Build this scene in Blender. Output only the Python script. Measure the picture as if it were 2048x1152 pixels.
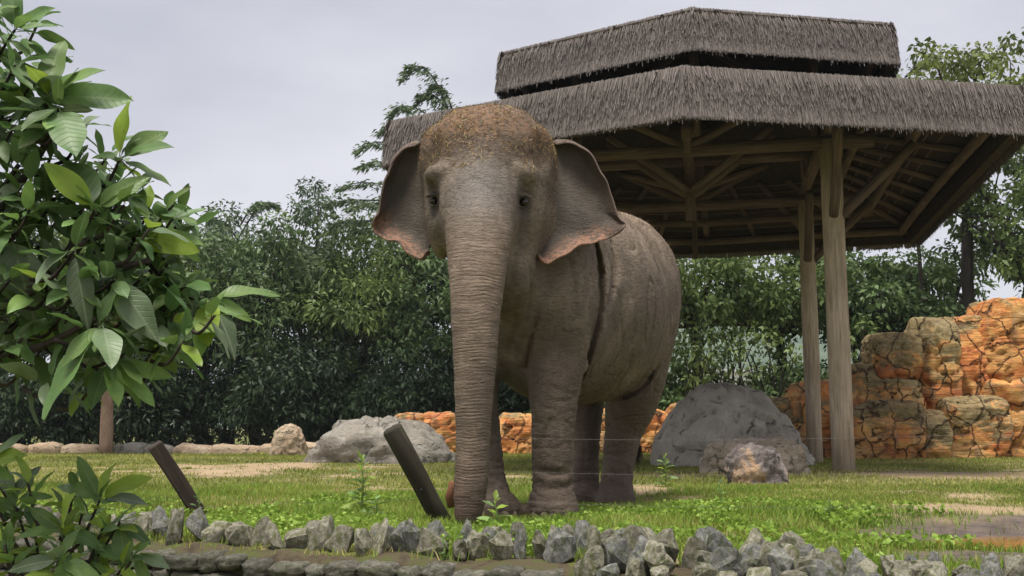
import bpy, math, random
import numpy as np
from mathutils import Vector, Matrix, noise as mnoise
for o in list(bpy.data.objects): bpy.data.objects.remove(o)
SC = bpy.context.scene
COL = SC.collection
R = math.radians
rng = np.random.default_rng(7)
random.seed(7)

# ------------------------------------------------------------------ camera
FPX = 2060.0; CAMZ = 0.55; PITCH = math.atan(274 / FPX)
cam = bpy.data.cameras.new('camera'); camo = bpy.data.objects.new('camera', cam); COL.objects.link(camo)
cam.sensor_width = 36; cam.lens = 36 * FPX / 2048; cam.clip_end = 3000; cam.clip_start = 0.05
camo.location = (0, 0, CAMZ); camo.rotation_euler = (R(90) + PITCH, 0, 0)
SC.camera = camo
# ------------------------------------------------------------------ sky and sun (overcast)
SUN_EL, SUN_AZ = 74, 205          # azimuth clockwise from +Y; the sun stands behind the camera, to its left
W = bpy.data.worlds.new('World'); SC.world = W; W.use_nodes = True
nt = W.node_tree; nt.nodes.clear()
wo = nt.nodes.new('ShaderNodeOutputWorld'); bg = nt.nodes.new('ShaderNodeBackground')
sky = nt.nodes.new('ShaderNodeTexSky'); sky.sky_type = 'NISHITA'; sky.sun_disc = False
sky.sun_elevation = R(SUN_EL); sky.sun_rotation = R(SUN_AZ); sky.air_density = 1; sky.dust_density = 3
tc = nt.nodes.new('ShaderNodeTexCoord'); mp = nt.nodes.new('ShaderNodeMapping'); mp.inputs['Scale'].default_value = (1.2, 1.2, 3.2)
nz = nt.nodes.new('ShaderNodeTexNoise'); nz.inputs['Scale'].default_value = 1.7; nz.inputs['Detail'].default_value = 7; nz.inputs['Roughness'].default_value = .5
rp = nt.nodes.new('ShaderNodeValToRGB')
rp.color_ramp.elements[0].position = .34; rp.color_ramp.elements[0].color = (4.75, 4.8, 5.5, 1)
rp.color_ramp.elements[1].position = .68; rp.color_ramp.elements[1].color = (7.1, 7.05, 7.6, 1)
mx = nt.nodes.new('ShaderNodeMix'); mx.data_type = 'RGBA'; mx.inputs[0].default_value = .93
nt.links.new(tc.outputs['Generated'], mp.inputs[0]); nt.links.new(mp.outputs[0], nz.inputs['Vector'])
nt.links.new(nz.outputs[0], rp.inputs[0]); nt.links.new(sky.outputs[0], mx.inputs[6]); nt.links.new(rp.outputs[0], mx.inputs[7])
nt.links.new(mx.outputs[2], bg.inputs[0]); bg.inputs[1].default_value = 0.080
nt.links.new(bg.outputs[0], wo.inputs[0])
sl = bpy.data.lights.new('sun', 'SUN'); sl.energy = 3.6; sl.angle = R(24); sl.color = (1, .955, .88)
so = bpy.data.objects.new('sun', sl); COL.objects.link(so)
d = Vector((math.sin(R(SUN_AZ)) * math.cos(R(SUN_EL)), math.cos(R(SUN_AZ)) * math.cos(R(SUN_EL)), math.sin(R(SUN_EL))))
so.rotation_euler = d.to_track_quat('Z', 'Y').to_euler(); so.location = (0, 0, 30)
vs = SC.view_settings; vs.view_transform = 'Standard'; vs.look = 'None'; vs.gamma = 1; vs.use_curve_mapping = False; vs.exposure = 0.60

# ------------------------------------------------------------------ helpers
CP, SP = math.cos(PITCH), math.sin(PITCH)
def ray(px, py):
    u = (px - 1024) / FPX; v = (576 - py) / FPX
    return np.array((u, CP - v * SP, SP + v * CP))
def P(px, py, Y):                    # a point of the photograph at a given distance
    r = ray(px, py); t = Y / r[1]
    return np.array((r[0] * t, Y, CAMZ + r[2] * t))
def Pz(px, py, z):                   # a point of the photograph at a given height
    r = ray(px, py); t = (z - CAMZ) / r[2]
    return np.array((r[0] * t, r[1] * t, z))
def tag(o, label=None, cat=None, group=None, kind=None):
    if label: o['label'] = label
    if cat: o['category'] = cat
    if group: o['group'] = group
    if kind: o['kind'] = kind
    return o
def empty(name, loc):
    o = bpy.data.objects.new(name, None); COL.objects.link(o); o.location = Vector(loc); o.empty_display_size = .2
    return o
def mesh(name, V, F, mat=None, smooth=True):
    V = np.asarray(V, dtype=np.float32).reshape(-1, 3); me = bpy.data.meshes.new(name)
    if isinstance(F, np.ndarray):
        n, k = F.shape
        me.vertices.add(len(V)); me.vertices.foreach_set('co', V.ravel())
        me.loops.add(n * k); me.loops.foreach_set('vertex_index', F.astype(np.int32).ravel())
        me.polygons.add(n); me.polygons.foreach_set('loop_start', np.arange(0, n * k, k, dtype=np.int32))
        me.update(calc_edges=True); me.validate()
    else:
        me.from_pydata([tuple(map(float, v)) for v in V], [], F); me.update()
    if smooth: me.polygons.foreach_set('use_smooth', np.ones(len(me.polygons), bool))
    if mat: me.materials.append(mat)
    return me
def obj(name, me, parent=None, loc=None):
    o = bpy.data.objects.new(name, me); COL.objects.link(o)
    if parent is not None: o.parent = parent
    if loc is not None: o.location = Vector(loc)
    return o
def attr(me, name, arr):
    a = me.attributes.new(name, 'FLOAT', 'POINT'); a.data.foreach_set('value', np.asarray(arr, np.float32))
def fnoise(V, s=1.0, off=(0, 0, 0)):
    return np.array([mnoise.noise(Vector((v[0] * s + off[0], v[1] * s + off[1], v[2] * s + off[2]))) for v in V])
def hashn(x, y, s=0):                # cheap smooth 2-D value noise on arrays, 0..1
    xi = np.floor(x); yi = np.floor(y); fx = x - xi; fy = y - yi
    h = lambda a, b: np.modf(np.abs(np.sin(a * 127.1 + b * 311.7 + s * 74.7) * 43758.5453))[0]
    fx = fx * fx * (3 - 2 * fx); fy = fy * fy * (3 - 2 * fy)
    return (h(xi, yi) * (1 - fx) + h(xi + 1, yi) * fx) * (1 - fy) + (h(xi, yi + 1) * (1 - fx) + h(xi + 1, yi + 1) * fx) * fy
def fbm2(x, y, s=0):
    return (hashn(x, y, s) + .5 * hashn(x * 2.1, y * 2.1, s + 1) + .25 * hashn(x * 4.3, y * 4.3, s + 2)) / 1.75
def tube(pts, rad, n=8, cap=True, jitter=0.0):
    pts = [np.asarray(p, float) for p in pts]; m = len(pts)
    if np.isscalar(rad): rad = [rad] * m
    V = []; F = []
    t = pts[1] - pts[0]; t = t / np.linalg.norm(t)
    a = np.cross(t, (0, 0, 1)) if abs(t[2]) < .9 else np.cross(t, (1, 0, 0))
    a = a / np.linalg.norm(a)
    for i in range(m):
        t = pts[min(i + 1, m - 1)] - pts[max(i - 1, 0)]; t = t / (np.linalg.norm(t) + 1e-9)
        a = a - t * a.dot(t); a = a / (np.linalg.norm(a) + 1e-9); b = np.cross(t, a)
        for k in range(n):
            w = 2 * math.pi * k / n; r = rad[i] * (1 + jitter * random.uniform(-1, 1))
            V.append(pts[i] + (a * math.cos(w) + b * math.sin(w)) * r)
    for i in range(m - 1):
        for k in range(n):
            F.append((i * n + k, i * n + (k + 1) % n, (i + 1) * n + (k + 1) % n, (i + 1) * n + k))
    if cap:
        F.append(tuple(range(n - 1, -1, -1))); F.append(tuple(range((m - 1) * n, m * n)))
    return V, F
class MB:
    def __init__(s): s.V = []; s.F = []
    def add(s, VF):
        k = len(s.V); s.V += list(VF[0]); s.F += [tuple(i + k for i in f) for f in VF[1]]
    def mesh(s, name, mat, smooth=True): return mesh(name, s.V, s.F, mat, smooth)
def spline(pts, n):
    pts = [np.asarray(p, float) for p in pts]; out = []
    ext = [2 * pts[0] - pts[1]] + pts + [2 * pts[-1] - pts[-2]]
    for i in range(len(pts) - 1):
        p0, p1, p2, p3 = ext[i:i + 4]
        for k in range(n):
            t = k / n
            out.append(.5 * ((2 * p1) + (-p0 + p2) * t + (2 * p0 - 5 * p1 + 4 * p2 - p3) * t * t + (-p0 + 3 * p1 - 3 * p2 + p3) * t ** 3))
    out.append(pts[-1]); return out

# ------------------------------------------------------------------ materials
class N:
    def __init__(s, name, rough=.8):
        s.m = bpy.data.materials.new(name); s.m.use_nodes = True; s.t = s.m.node_tree
        s.b = s.t.nodes['Principled BSDF']; s.out = s.t.nodes['Material Output']
        s.b.inputs['Roughness'].default_value = rough; s.b.inputs['Specular IOR Level'].default_value = .25
    def n(s, ty, **kw):
        x = s.t.nodes.new(ty)
        for k, v in kw.items(): setattr(x, k, v)
        return x
    def l(s, a, b): s.t.links.new(a, b)
    def coord(s, scale=(1, 1, 1), rand=True, kind='Object'):
        c = s.n('ShaderNodeTexCoord'); o = c.outputs[kind]
        if rand:
            i = s.n('ShaderNodeObjectInfo'); m = s.n('ShaderNodeMath', operation='MULTIPLY'); m.inputs[1].default_value = 53.0
            s.l(i.outputs['Random'], m.inputs[0]); a = s.n('ShaderNodeVectorMath', operation='ADD'); s.l(o, a.inputs[0]); s.l(m.outputs[0], a.inputs[1]); o = a.outputs[0]
        mp = s.n('ShaderNodeMapping'); mp.inputs['Scale'].default_value = scale; s.l(o, mp.inputs[0]); return mp.outputs[0]
    def noise(s, vec, scale=5, detail=6, rough=.6, dist=0):
        x = s.n('ShaderNodeTexNoise'); x.inputs['Scale'].default_value = scale; x.inputs['Detail'].default_value = detail
        x.inputs['Roughness'].default_value = rough; x.inputs['Distortion'].default_value = dist; s.l(vec, x.inputs['Vector']); return x.outputs[0]
    def cracks(s, vec, scale, width, warp=.25):      # thin irregular crack lines, 1 in the crack
        a = s.n('ShaderNodeTexNoise'); a.inputs['Scale'].default_value = scale * 1.7; a.inputs['Detail'].default_value = 5; s.l(vec, a.inputs['Vector'])
        b = s.n('ShaderNodeVectorMath', operation='SCALE'); b.inputs['Scale'].default_value = warp; s.l(a.outputs[1], b.inputs[0])
        c = s.n('ShaderNodeVectorMath', operation='ADD'); s.l(vec, c.inputs[0]); s.l(b.outputs[0], c.inputs[1])
        v = s.n('ShaderNodeTexVoronoi', feature='DISTANCE_TO_EDGE'); v.inputs['Scale'].default_value = scale; s.l(c.outputs[0], v.inputs['Vector'])
        return s.ramp(v.outputs[0], [(0, 1), (width, 0)])
    def ramp(s, fac, stops):
        x = s.n('ShaderNodeValToRGB'); e = x.color_ramp.elements
        while len(e) < len(stops): e.new(.5)
        for i, (p, c) in enumerate(stops):
            e[i].position = p; e[i].color = (c[0], c[1], c[2], 1) if not np.isscalar(c) else (c, c, c, 1)
        s.l(fac, x.inputs[0]); return x.outputs[0]
    def mix(s, fac, a, b, blend='MIX'):
        x = s.n('ShaderNodeMix', data_type='RGBA', blend_type=blend)
        for v, i in ((fac, 0), (a, 6), (b, 7)):
            if hasattr(v, 'links'): s.l(v, x.inputs[i])
            elif i == 0: x.inputs[0].default_value = v
            else: x.inputs[i].default_value = (*v, 1)
        return x.outputs[2]
    def math(s, op, a, b=0.0, clamp=False):
        x = s.n('ShaderNodeMath', operation=op, use_clamp=clamp)
        for v, i in ((a, 0), (b, 1)):
            if hasattr(v, 'links'): s.l(v, x.inputs[i])
            else: x.inputs[i].default_value = v
        return x.outputs[0]
    def attr(s, name):
        x = s.n('ShaderNodeAttribute', attribute_name=name); return x.outputs['Fac']
    def bump(s, h, strength=.4, dist=.02, prev=None):
        x = s.n('ShaderNodeBump'); x.inputs['Strength'].default_value = strength; x.inputs['Distance'].default_value = dist
        s.l(h, x.inputs['Height'])
        if prev is not None: s.l(prev, x.inputs['Normal'])
        return x.outputs[0]
    def color(s, c): s.l(c, s.b.inputs['Base Color']) if hasattr(c, 'links') else setattr(s.b.inputs['Base Color'], 'default_value', (*c, 1))
    def normal(s, c): s.l(c, s.b.inputs['Normal'])
    def translucent(s, col, fac):
        t = s.n('ShaderNodeBsdfTranslucent'); s.l(col, t.inputs[0]); x = s.n('ShaderNodeMixShader'); x.inputs[0].default_value = fac
        s.l(s.b.outputs[0], x.inputs[1]); s.l(t.outputs[0], x.inputs[2]); s.l(x.outputs[0], s.out.inputs[0])
    def rand(s): return s.n('ShaderNodeObjectInfo').outputs['Random']

def mat_stone(name, c1, c2, c3, lichen=(.34, .36, .27), moss=(.09, .12, .03), mossamt=.35, scale=7):
    k = N(name, .95); v = k.coord()
    n1 = k.noise(v, scale, 8, .65, .4); col = k.ramp(n1, [(.3, c1), (.5, c2), (.7, c3)])
    n2 = k.noise(v, scale * 2.3, 6, .7); col = k.mix(k.ramp(n2, [(.52, 0), (.66, .75)]), col, lichen)
    g = k.n('ShaderNodeNewGeometry'); n3 = k.noise(v, scale * .9, 5, .6)
    col = k.mix(k.math('MULTIPLY', k.ramp(n3, [(.48, 0), (.62, 1)]), mossamt), col, moss)
    r = k.rand(); hs = k.n('ShaderNodeHueSaturation'); k.l(col, hs.inputs['Color']); k.l(k.math('ADD', k.math('MULTIPLY', r, .55), .72), hs.inputs['Value'])
    k.color(hs.outputs[0])
    nb = k.noise(v, scale * 5, 8, .7); k.normal(k.bump(nb, .7, .012, k.bump(n1, .5, .03))); return k.m
def mat_boulder(name, stops, scale=2.0, spots=(.42, .41, .37), spot_amt=.5, bump=.8):
    k = N(name, .95); v = k.coord()
    n1 = k.noise(v, scale, 9, .62, .5); col = k.ramp(n1, stops)
    n2 = k.noise(v, scale * 6, 7, .75); col = k.mix(k.math('MULTIPLY', k.ramp(n2, [(.52, 0), (.62, 1)]), spot_amt), col, spots); n2b = k.noise(v, scale * 5, 7, .75, .6); col = k.mix(k.ramp(n2b, [(.34, .5), (.43, 0)]), col, (.08, .072, .06))
    n4 = k.noise(v, scale * 3.1, 5, .6); col = k.mix(k.ramp(n4, [(.58, 0), (.75, .6)]), col, (.05, .048, .04))
    ck = k.cracks(k.coord((1, 1, 1.6)), scale * 1.0, .035, .5); ck = k.math('MULTIPLY', ck, k.ramp(n4, [(.50, 0), (.60, 1)])); col = k.mix(k.math('MULTIPLY', ck, .5), col, (.05, .044, .036))
    k.color(col); nb = k.noise(v, scale * 7, 10, .7); k.normal(k.bump(nb, bump, .05, k.bump(n1, .7, .14, k.bump(k.math('SUBTRACT', 1.0, ck), 1.0, .05)))); return k.m
def mat_wood(name, c1, c2, c3, sc=(14, 14, 1.1)):
    k = N(name, .85); v = k.coord(sc); n1 = k.noise(v, 2.2, 7, .65, .6); col = k.ramp(n1, [(.28, c1), (.5, c2), (.72, c3)])
    v2 = k.coord((1, 1, 1)); n2 = k.noise(v2, 1.3, 4, .5); col = k.mix(k.ramp(n2, [(.42, 0), (.7, .55)]), col, c1)
    k.color(col); k.normal(k.bump(n1, .6, .012)); return k.m
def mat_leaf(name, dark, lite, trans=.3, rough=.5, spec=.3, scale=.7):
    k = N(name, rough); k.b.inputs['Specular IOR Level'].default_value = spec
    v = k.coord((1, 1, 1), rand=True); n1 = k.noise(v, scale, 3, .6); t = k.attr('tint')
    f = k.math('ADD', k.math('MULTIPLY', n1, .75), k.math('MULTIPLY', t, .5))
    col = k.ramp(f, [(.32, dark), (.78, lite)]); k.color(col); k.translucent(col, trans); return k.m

def mat_simple(name, c, rough=.7, var=.25, scale=9):
    k = N(name, rough); v = k.coord(); n = k.noise(v, scale, 6, .6)
    k.color(k.ramp(n, [(.3, tuple(x * (1 - var) for x in c)), (.7, tuple(x * (1 + var) for x in c))])); k.normal(k.bump(n, .25, .01)); return k.m

# ------------------------------------------------------------------ layout of the wall and ground
EDGE = [(-40, 24.0), (-9.0, 9.2), (-2.75, 5.42), (-1.62, 4.74), (-.73, 4.36), (-.2, 4.18), (.5, 3.92), (1.3, 3.52), (2.4, 3.08), (9, 1.3), (40, -6)]   # top edge of the retaining wall in plan
EX = np.array([e[0] for e in EDGE]); EY = np.array([e[1] for e in EDGE])
def edge_y(x): return np.interp(x, EX, EY)
MOAT = -1.25
def gz(x, y):                        # height of the lawn
    x = np.asarray(x, float); y = np.asarray(y, float)
    z = .05 * (fbm2(x * .5 + 9, y * .5) - .5) + .012 * (fbm2(x * 3, y * 3, 5) - .5)
    z = z - .075 * np.exp(-(((x - .85) / 1.0) ** 2 + ((y - 8.0) / .7) ** 2))
    z = z - .05 * np.exp(-(((x - .1) / .55) ** 2 + ((y - 6.3) / .45) ** 2)) * .3
    # mud hollow and puddle on the right
    z = z - .10 * np.exp(-(((x - 2.85) / .95) ** 2 + ((y - 5.25) / .50) ** 2))
    z = z - .06 * np.exp(-(((x - 2.5) / .5) ** 2 + ((y - 6.75) / .35) ** 2))
    z = z + .04 * np.exp(-(((x - 2.5) / 1.0) ** 2 + ((y - 6.2) / .16) ** 2))
    return z
def dirt_mask(x, y):
    n = fbm2(x * 1.7, y * 1.7, 11); n2 = fbm2(x * 5, y * 5, 17)
    g = lambda cx, cy, sx, sy, a=1.0: a * np.exp(-(((x - cx) / sx) ** 2 + ((y - cy) / sy) ** 2))
    m = g(-3.6, 13.6, 1.7, 1.7) + g(-.95, 9.2, .9, .7, .8) + g(6.2, 11.6, 3.2, .9, 1.2) + g(10.2, 12.0, 3.5, 1.6) + g(1.3, 9.3, 1.1, .8, .7) + g(.6, 7.3, .9, .6, .75) + g(-1.5, 11.5, 3, .8, .45)
    m = m + g(2.7, 6.6, 1.3, .9, .85) + g(-2.2, 7.6, .9, .5, .5) + g(3.4, 8.6, 1.5, .6, .5)
    return np.clip((m + (n - .5) * 1.5 + (n2 - .5) * .8 - .30) * 2.0, 0, 1)
def mud_mask(x, y):
    n = fbm2(x * 3.2, y * 3.2, 23)
    g = lambda cx, cy, sx, sy, a=1.0: a * np.exp(-(((x - cx) / sx) ** 2 + ((y - cy) / sy) ** 2))
    m = g(2.85, 5.35, 1.1, .6, 1.4) + g(2.5, 6.7, .6, .45, 1.1) + g(3.6, 5.9, .6, .6, 1.0) + g(1.9, 4.35, .5, .3, .8)
    return np.clip((m + (n - .5) * .7 - .3) * 2.5, 0, 1)

# ground: one sheet to the horizon
far = np.array([1.15 ** i for i in range(1, 40)]); far = np.cumsum(far) * .09; far = far[far < 540]
gx = np.concatenate([-9 - far[::-1], np.arange(-9, 11.001, .075), 11 + far]); gyv = np.concatenate([-3 - far[::3][:12][::-1], np.arange(-3, 2.0, .5), np.arange(2.0, 16, .075), np.arange(16, 24, .2), 24 + far])
GX, GY = np.meshgrid(gx, gyv, indexing='ij'); GZ = gz(GX, GY)
drop = GY < edge_y(GX) + .14
GZ = np.where(drop, MOAT + .05 * fbm2(GX, GY, 3), GZ)
nx, ny = GX.shape; idx = np.arange(nx * ny).reshape(nx, ny)
GF = np.stack([idx[:-1, :-1], idx[1:, :-1], idx[1:, 1:], idx[:-1, 1:]], -1).reshape(-1, 4)
k = N('ground_soil', .95); v = k.coord((1, 1, 1), False)
n1 = k.noise(v, 2.2, 8, .65); n2 = k.noise(v, 38, 5, .7)
soil = k.ramp(n1, [(.3, (.30, .215, .125)), (.7, (.46, .35, .22))]); soil = k.mix(k.ramp(n2, [(.35, .5), (.6, 0)]), soil, (.20, .14, .08))
turf = k.ramp(k.noise(v, 14, 6, .7), [(.3, (.075, .085, .022)), (.7, (.17, .18, .05))])
mudc = k.ramp(k.noise(v, 9, 8, .7), [(.3, (.055, .042, .034)), (.7, (.17, .13, .105))])
c = k.mix(k.attr('dirt'), turf, soil); c = k.mix(k.attr('mud'), c, mudc); k.color(c)
rr = k.mix(k.attr('mud'), (.95, .95, .95), (.55, .55, .55)); k.l(rr, k.b.inputs['Roughness'])
k.normal(k.bump(n2, .6, .02, k.bump(n1, .6, .05))); M_ground = k.m
me = mesh('ground', np.stack([GX, GY, GZ], -1), GF, M_ground)
attr(me, 'dirt', dirt_mask(GX, GY).ravel()); attr(me, 'mud', mud_mask(GX, GY).ravel())
ground = tag(obj('ground', me), kind='structure')
# puddle
k = N('puddle_water', .06); v = k.coord((1, 1, 1), False); k.color(k.ramp(k.noise(v, 3, 4), [(.3, (.16, .075, .022)), (.7, (.30, .15, .05))])); k.b.inputs['Specular IOR Level'].default_value = .6
k.normal(k.bump(k.noise(v, 6, 2), .05, .02)); M_pud = k.m
t = np.linspace(0, 2 * math.pi, 49)[:-1]
PV = [(2.85, 5.25, -.048)] + [(2.85 + 1.05 * math.cos(a) * (1 + .12 * math.sin(3 * a + 1)), 5.25 + .56 * math.sin(a) * (1 + .15 * math.sin(4 * a)), -.048) for a in t]
tag(obj('puddle', mesh('puddle', PV, [(0, i + 1, (i + 1) % 48 + 1) for i in range(48)], M_pud)), kind='structure')
# hill far behind
HX, HY = np.meshgrid(np.linspace(-420, 600, 70), np.linspace(260, 900, 40), indexing='ij')
HZ = 62 * np.exp(-((HX - 130) / 130) ** 2 - ((HY - 560) / 170) ** 2) + 34 * np.exp(-((HX - 420) / 160) ** 2 - ((HY - 600) / 170) ** 2) + 10 * np.exp(-((HX + 200) / 160) ** 2 - ((HY - 600) / 170) ** 2) + 5 * fbm2(HX / 30, HY / 30) - 4.5
hi = np.arange(HX.size).reshape(HX.shape)
k = N('hill_forest', 1); v = k.coord((1, 1, 1), False); k.color(k.ramp(k.noise(v, .06, 8, .7), [(.35, (.035, .06, .03)), (.65, (.09, .13, .06))])); M_hill = k.m
tag(obj('hill', mesh('hill', np.stack([HX, HY, HZ], -1), np.stack([hi[:-1, :-1], hi[1:, :-1], hi[1:, 1:], hi[:-1, 1:]], -1).reshape(-1, 4), M_hill)), kind='structure')

# ------------------------------------------------------------------ rocks
def hull_rock(seed, n=16, sub=2, rough=.05, squash=(1, 1, 1)):
    import bmesh
    r = random.Random(seed); bm = bmesh.new()
    for i in range(n):
        p = Vector((r.gauss(0, 1), r.gauss(0, 1), r.gauss(0, 1))).normalized() * r.uniform(.8, 1.05)
        bm.verts.new((p.x * squash[0], p.y * squash[1], p.z * squash[2]))
    res = bmesh.ops.convex_hull(bm, input=bm.verts)
    bmesh.ops.delete(bm, geom=[g for g in res['geom_interior'] if isinstance(g, bmesh.types.BMVert)], context='VERTS')
    if sub: bmesh.ops.subdivide_edges(bm, edges=bm.edges, cuts=sub, use_grid_fill=True, smooth=.12)
    bmesh.ops.triangulate(bm, faces=[f for f in bm.faces if len(f.verts) > 4])
    for v in bm.verts:
        q = v.co; v.co = q * (1 + rough * 1.6 * mnoise.noise(q * 1.7 + Vector((seed, 0, 0))) + rough * mnoise.noise(q * 5 + Vector((0, seed, 0))))
    bm.normal_update(); me = bpy.data.meshes.new('rock'); bm.to_mesh(me); bm.free(); return me
def sphere_grid(nu=40, nv=24):
    u = np.linspace(0, 2 * np.pi, nu + 1)[:-1]; v = np.linspace(-np.pi / 2, np.pi / 2, nv)
    U, Vv = np.meshgrid(u, v, indexing='ij')
    D = np.stack([np.cos(Vv) * np.cos(U), np.cos(Vv) * np.sin(U), np.sin(Vv)], -1).reshape(-1, 3)
    i = np.arange(nu * nv).reshape(nu, nv); j = np.roll(i, -1, 0)
    return D, np.stack([i[:, :-1], j[:, :-1], j[:, 1:], i[:, 1:]], -1).reshape(-1, 4)
def block_rock(size, seed, power=4.0, rough=.06, crease=.05, nu=44, nv=30, top=None, facets=0):
    D, F = sphere_grid(nu, nv); p = power
    rad = 1 / (np.abs(D[:, 0]) ** p + np.abs(D[:, 1]) ** p + np.abs(D[:, 2]) ** p) ** (1 / p)
    if facets:                       # random flat breaks
        rr_ = random.Random(seed * 13 + 5)
        for _ in range(facets):
            q = Vector((rr_.gauss(0, 1), rr_.gauss(0, 1), rr_.gauss(0, .8))).normalized(); dist = rr_.uniform(.80, 1.05) * (abs(q.x) + abs(q.y) + abs(q.z)) ** .75 * .92
            dp = D @ np.array(q); rad = np.where(dp > .05, np.minimum(rad, dist / np.maximum(dp, .05)), rad)
    Vt = D * rad[:, None]
    if top is not None: Vt = top(Vt)
    Vt = Vt * np.array(size) / 2
    m = max(size)
    nn = fnoise(Vt, 2.2 / m * 1.4, (seed, 0, 3)); n2 = fnoise(Vt, 7 / m, (seed, 5, 0)); n3 = fnoise(Vt, 16 / m, (0, seed, 1))
    n4 = fnoise(Vt, 38 / m, (seed, 2, 7)); lowf = .6 if facets else 1.3
    cr = -np.exp(-(fnoise(Vt * np.array((1, 1, 1.8)), 3.2 / m, (3, seed, 9)) / .045) ** 2)
    s = np.mean(size)
    Vt = Vt + D * (s * (rough * lowf * nn + rough * .6 * n2 + rough * .4 * n3 + rough * .3 * n4 + crease * cr))[:, None]
    return Vt, F

M_gray = mat_boulder('boulder_gray', [(.28, (.13, .115, .095)), (.5, (.25, .225, .19)), (.74, (.37, .335, .285))], 1.6)
M_grayd = mat_boulder('boulder_dark_gray', [(.30, (.24, .215, .18)), (.48, (.38, .345, .29)), (.66, (.50, .46, .39))], 1.4, spots=(.36, .36, .28), spot_amt=.45)
M_beige = mat_boulder('boulder_beige', [(.28, (.28, .19, .12)), (.5, (.46, .34, .23)), (.74, (.56, .46, .34))], 2.6, spot_amt=.2)
M_tan = mat_boulder('boulder_tan_gray', [(.28, (.20, .155, .115)), (.5, (.40, .32, .24)), (.74, (.55, .47, .37))], 2.4)
M_cut = mat_boulder('rock_two_tone', [(.42, (.13, .105, .10)), (.56, (.24, .20, .185)), (.62, (.46, .30, .18)), (.75, (.50, .37, .26))], 1.9, spot_amt=.3)
def mat_orange(name, moss):
    k = N(name, .9); v = k.coord((1, 1, 1.7)); n1 = k.noise(v, 1.5, 9, .6, .9)
    col = k.ramp(n1, [(.30, (.42, .12, .04)), (.42, (.60, .23, .07)), (.54, (.69, .37, .125)), (.72, (.68, .46, .23))])
    v2 = k.coord((.35, .35, 3.2)); n2 = k.noise(v2, 1.6, 6, .6, 1.0)
    col = k.mix(k.ramp(n2, [(.52, 0), (.66, .75)]), col, (.40, .13, .065))
    n3 = k.noise(v, 2.3, 9, .7, .5); g = k.n('ShaderNodeTexCoord'); sp = k.n('ShaderNodeSeparateXYZ'); k.l(g.outputs['Generated'], sp.inputs[0])
    mm = k.math('ADD', n3, k.math('MULTIPLY', k.math('SUBTRACT', sp.outputs[2], .72), .42)); mm = k.math('ADD', mm, moss)
    n5 = k.noise(v, 12, 6, .75); mc = k.ramp(n5, [(.35, (.12, .10, .05)), (.6, (.26, .23, .12)), (.75, (.40, .36, .22))])
    col = k.mix(k.ramp(mm, [(.50, 0), (.60, .88)]), col, mc)
    n4 = k.noise(v, 5.5, 8, .7, 1.2); col = k.mix(k.ramp(n4, [(.34, .7), (.40, 0)]), col, (.13, .07, .04)); ck = k.cracks(k.coord((1.3, 1.3, .9)), 1.5, .03, .45); col = k.mix(k.math('MULTIPLY', ck, .8), col, (.09, .045, .028)); n9 = k.noise(k.coord((2.2, 2.2, .5)), 2.2, 6, .65, .3); col = k.mix(k.ramp(n9, [(.54, 0), (.66, .6)]), col, (.20, .16, .11))
    k.color(col); k.normal(k.bump(n4, .6, .05, k.bump(n2, .9, .10, k.bump(n5, .35, .02, k.bump(k.math('SUBTRACT', 1.0, ck), 1.0, .06))))); return k.m
M_or = mat_orange('orange_rock', -.06); M_orm = mat_orange('orange_rock_mossy', .10); M_orm2 = mat_orange('orange_rock_lichen', .2)
def seat(V, bottom=-.08):            # clip a rock flat under the ground
    V[:, 2] = np.maximum(V[:, 2], bottom); return V

def boulder(name, x0, x1, ytop, ybase, Y, dep, matr, seed, label, power=2.4, rough=.07, crease=.03, top=None, group=None, nu=84, nv=56):
    a = P(x0, ybase, Y); b = P(x1, ybase, Y); tz = P((x0 + x1) / 2, ytop, Y)[2]
    w = b[0] - a[0]; base = float(gz((a[0] + b[0]) / 2, Y)); h = tz - base
    Vt, F = block_rock((w, dep, h * 1.7), seed, power, rough, crease, nu, nv, top, 14)
    Vt[:, 2] += h - h * .85
    Vt = seat(Vt, -.12)
    o = obj(name, mesh(name, Vt, F, matr), loc=((a[0] + b[0]) / 2, Y + dep * .35, base))
    return tag(o, label, 'boulder', group)
def lean_top(sx, cut):               # pushes the crest sideways and thins the flanks
    def f(V):
        V = V.copy(); h = np.clip((V[:, 2] + 1) / 2, 0, 1); V[:, 0] = V[:, 0] * (1 - cut * h ** 1.5) + sx * h ** 1.3; return V
    return f
boulder('boulder', 572, 945, 830, 928, 15.1, 1.7, M_gray, 3, 'wide low grey boulder on the grass beside a small beige rock', 2.6, .08, .035, lean_top(-.04, .50))
boulder('boulder', 533, 612, 850, 897, 19.0, .6, M_beige, 8, 'small pale beige boulder sitting on the stone border by the wide grey boulder', 3.2, .07, .03, lean_top(0, .35))
boulder('boulder', 1300, 1705, 764, 936, 14.2, 2.2, M_grayd, 14, 'tall rounded dark grey boulder with a dark notch behind the wooden post', 2.6, .05, .05, lean_top(-.20, .58))
boulder('boulder', 1400, 1640, 876, 945, 11.4, .6, M_tan, 21, 'lumpy low grey rock at the foot of the tall dark boulder', 3.2, .09, .06, lean_top(0, .2))
boulder('boulder', 1464, 1584, 884, 968, 9.9, .5, M_cut, 25, 'small two-toned rock with an orange broken face in the grass', 3.4, .10, .04, lean_top(-.05, .18))
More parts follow.
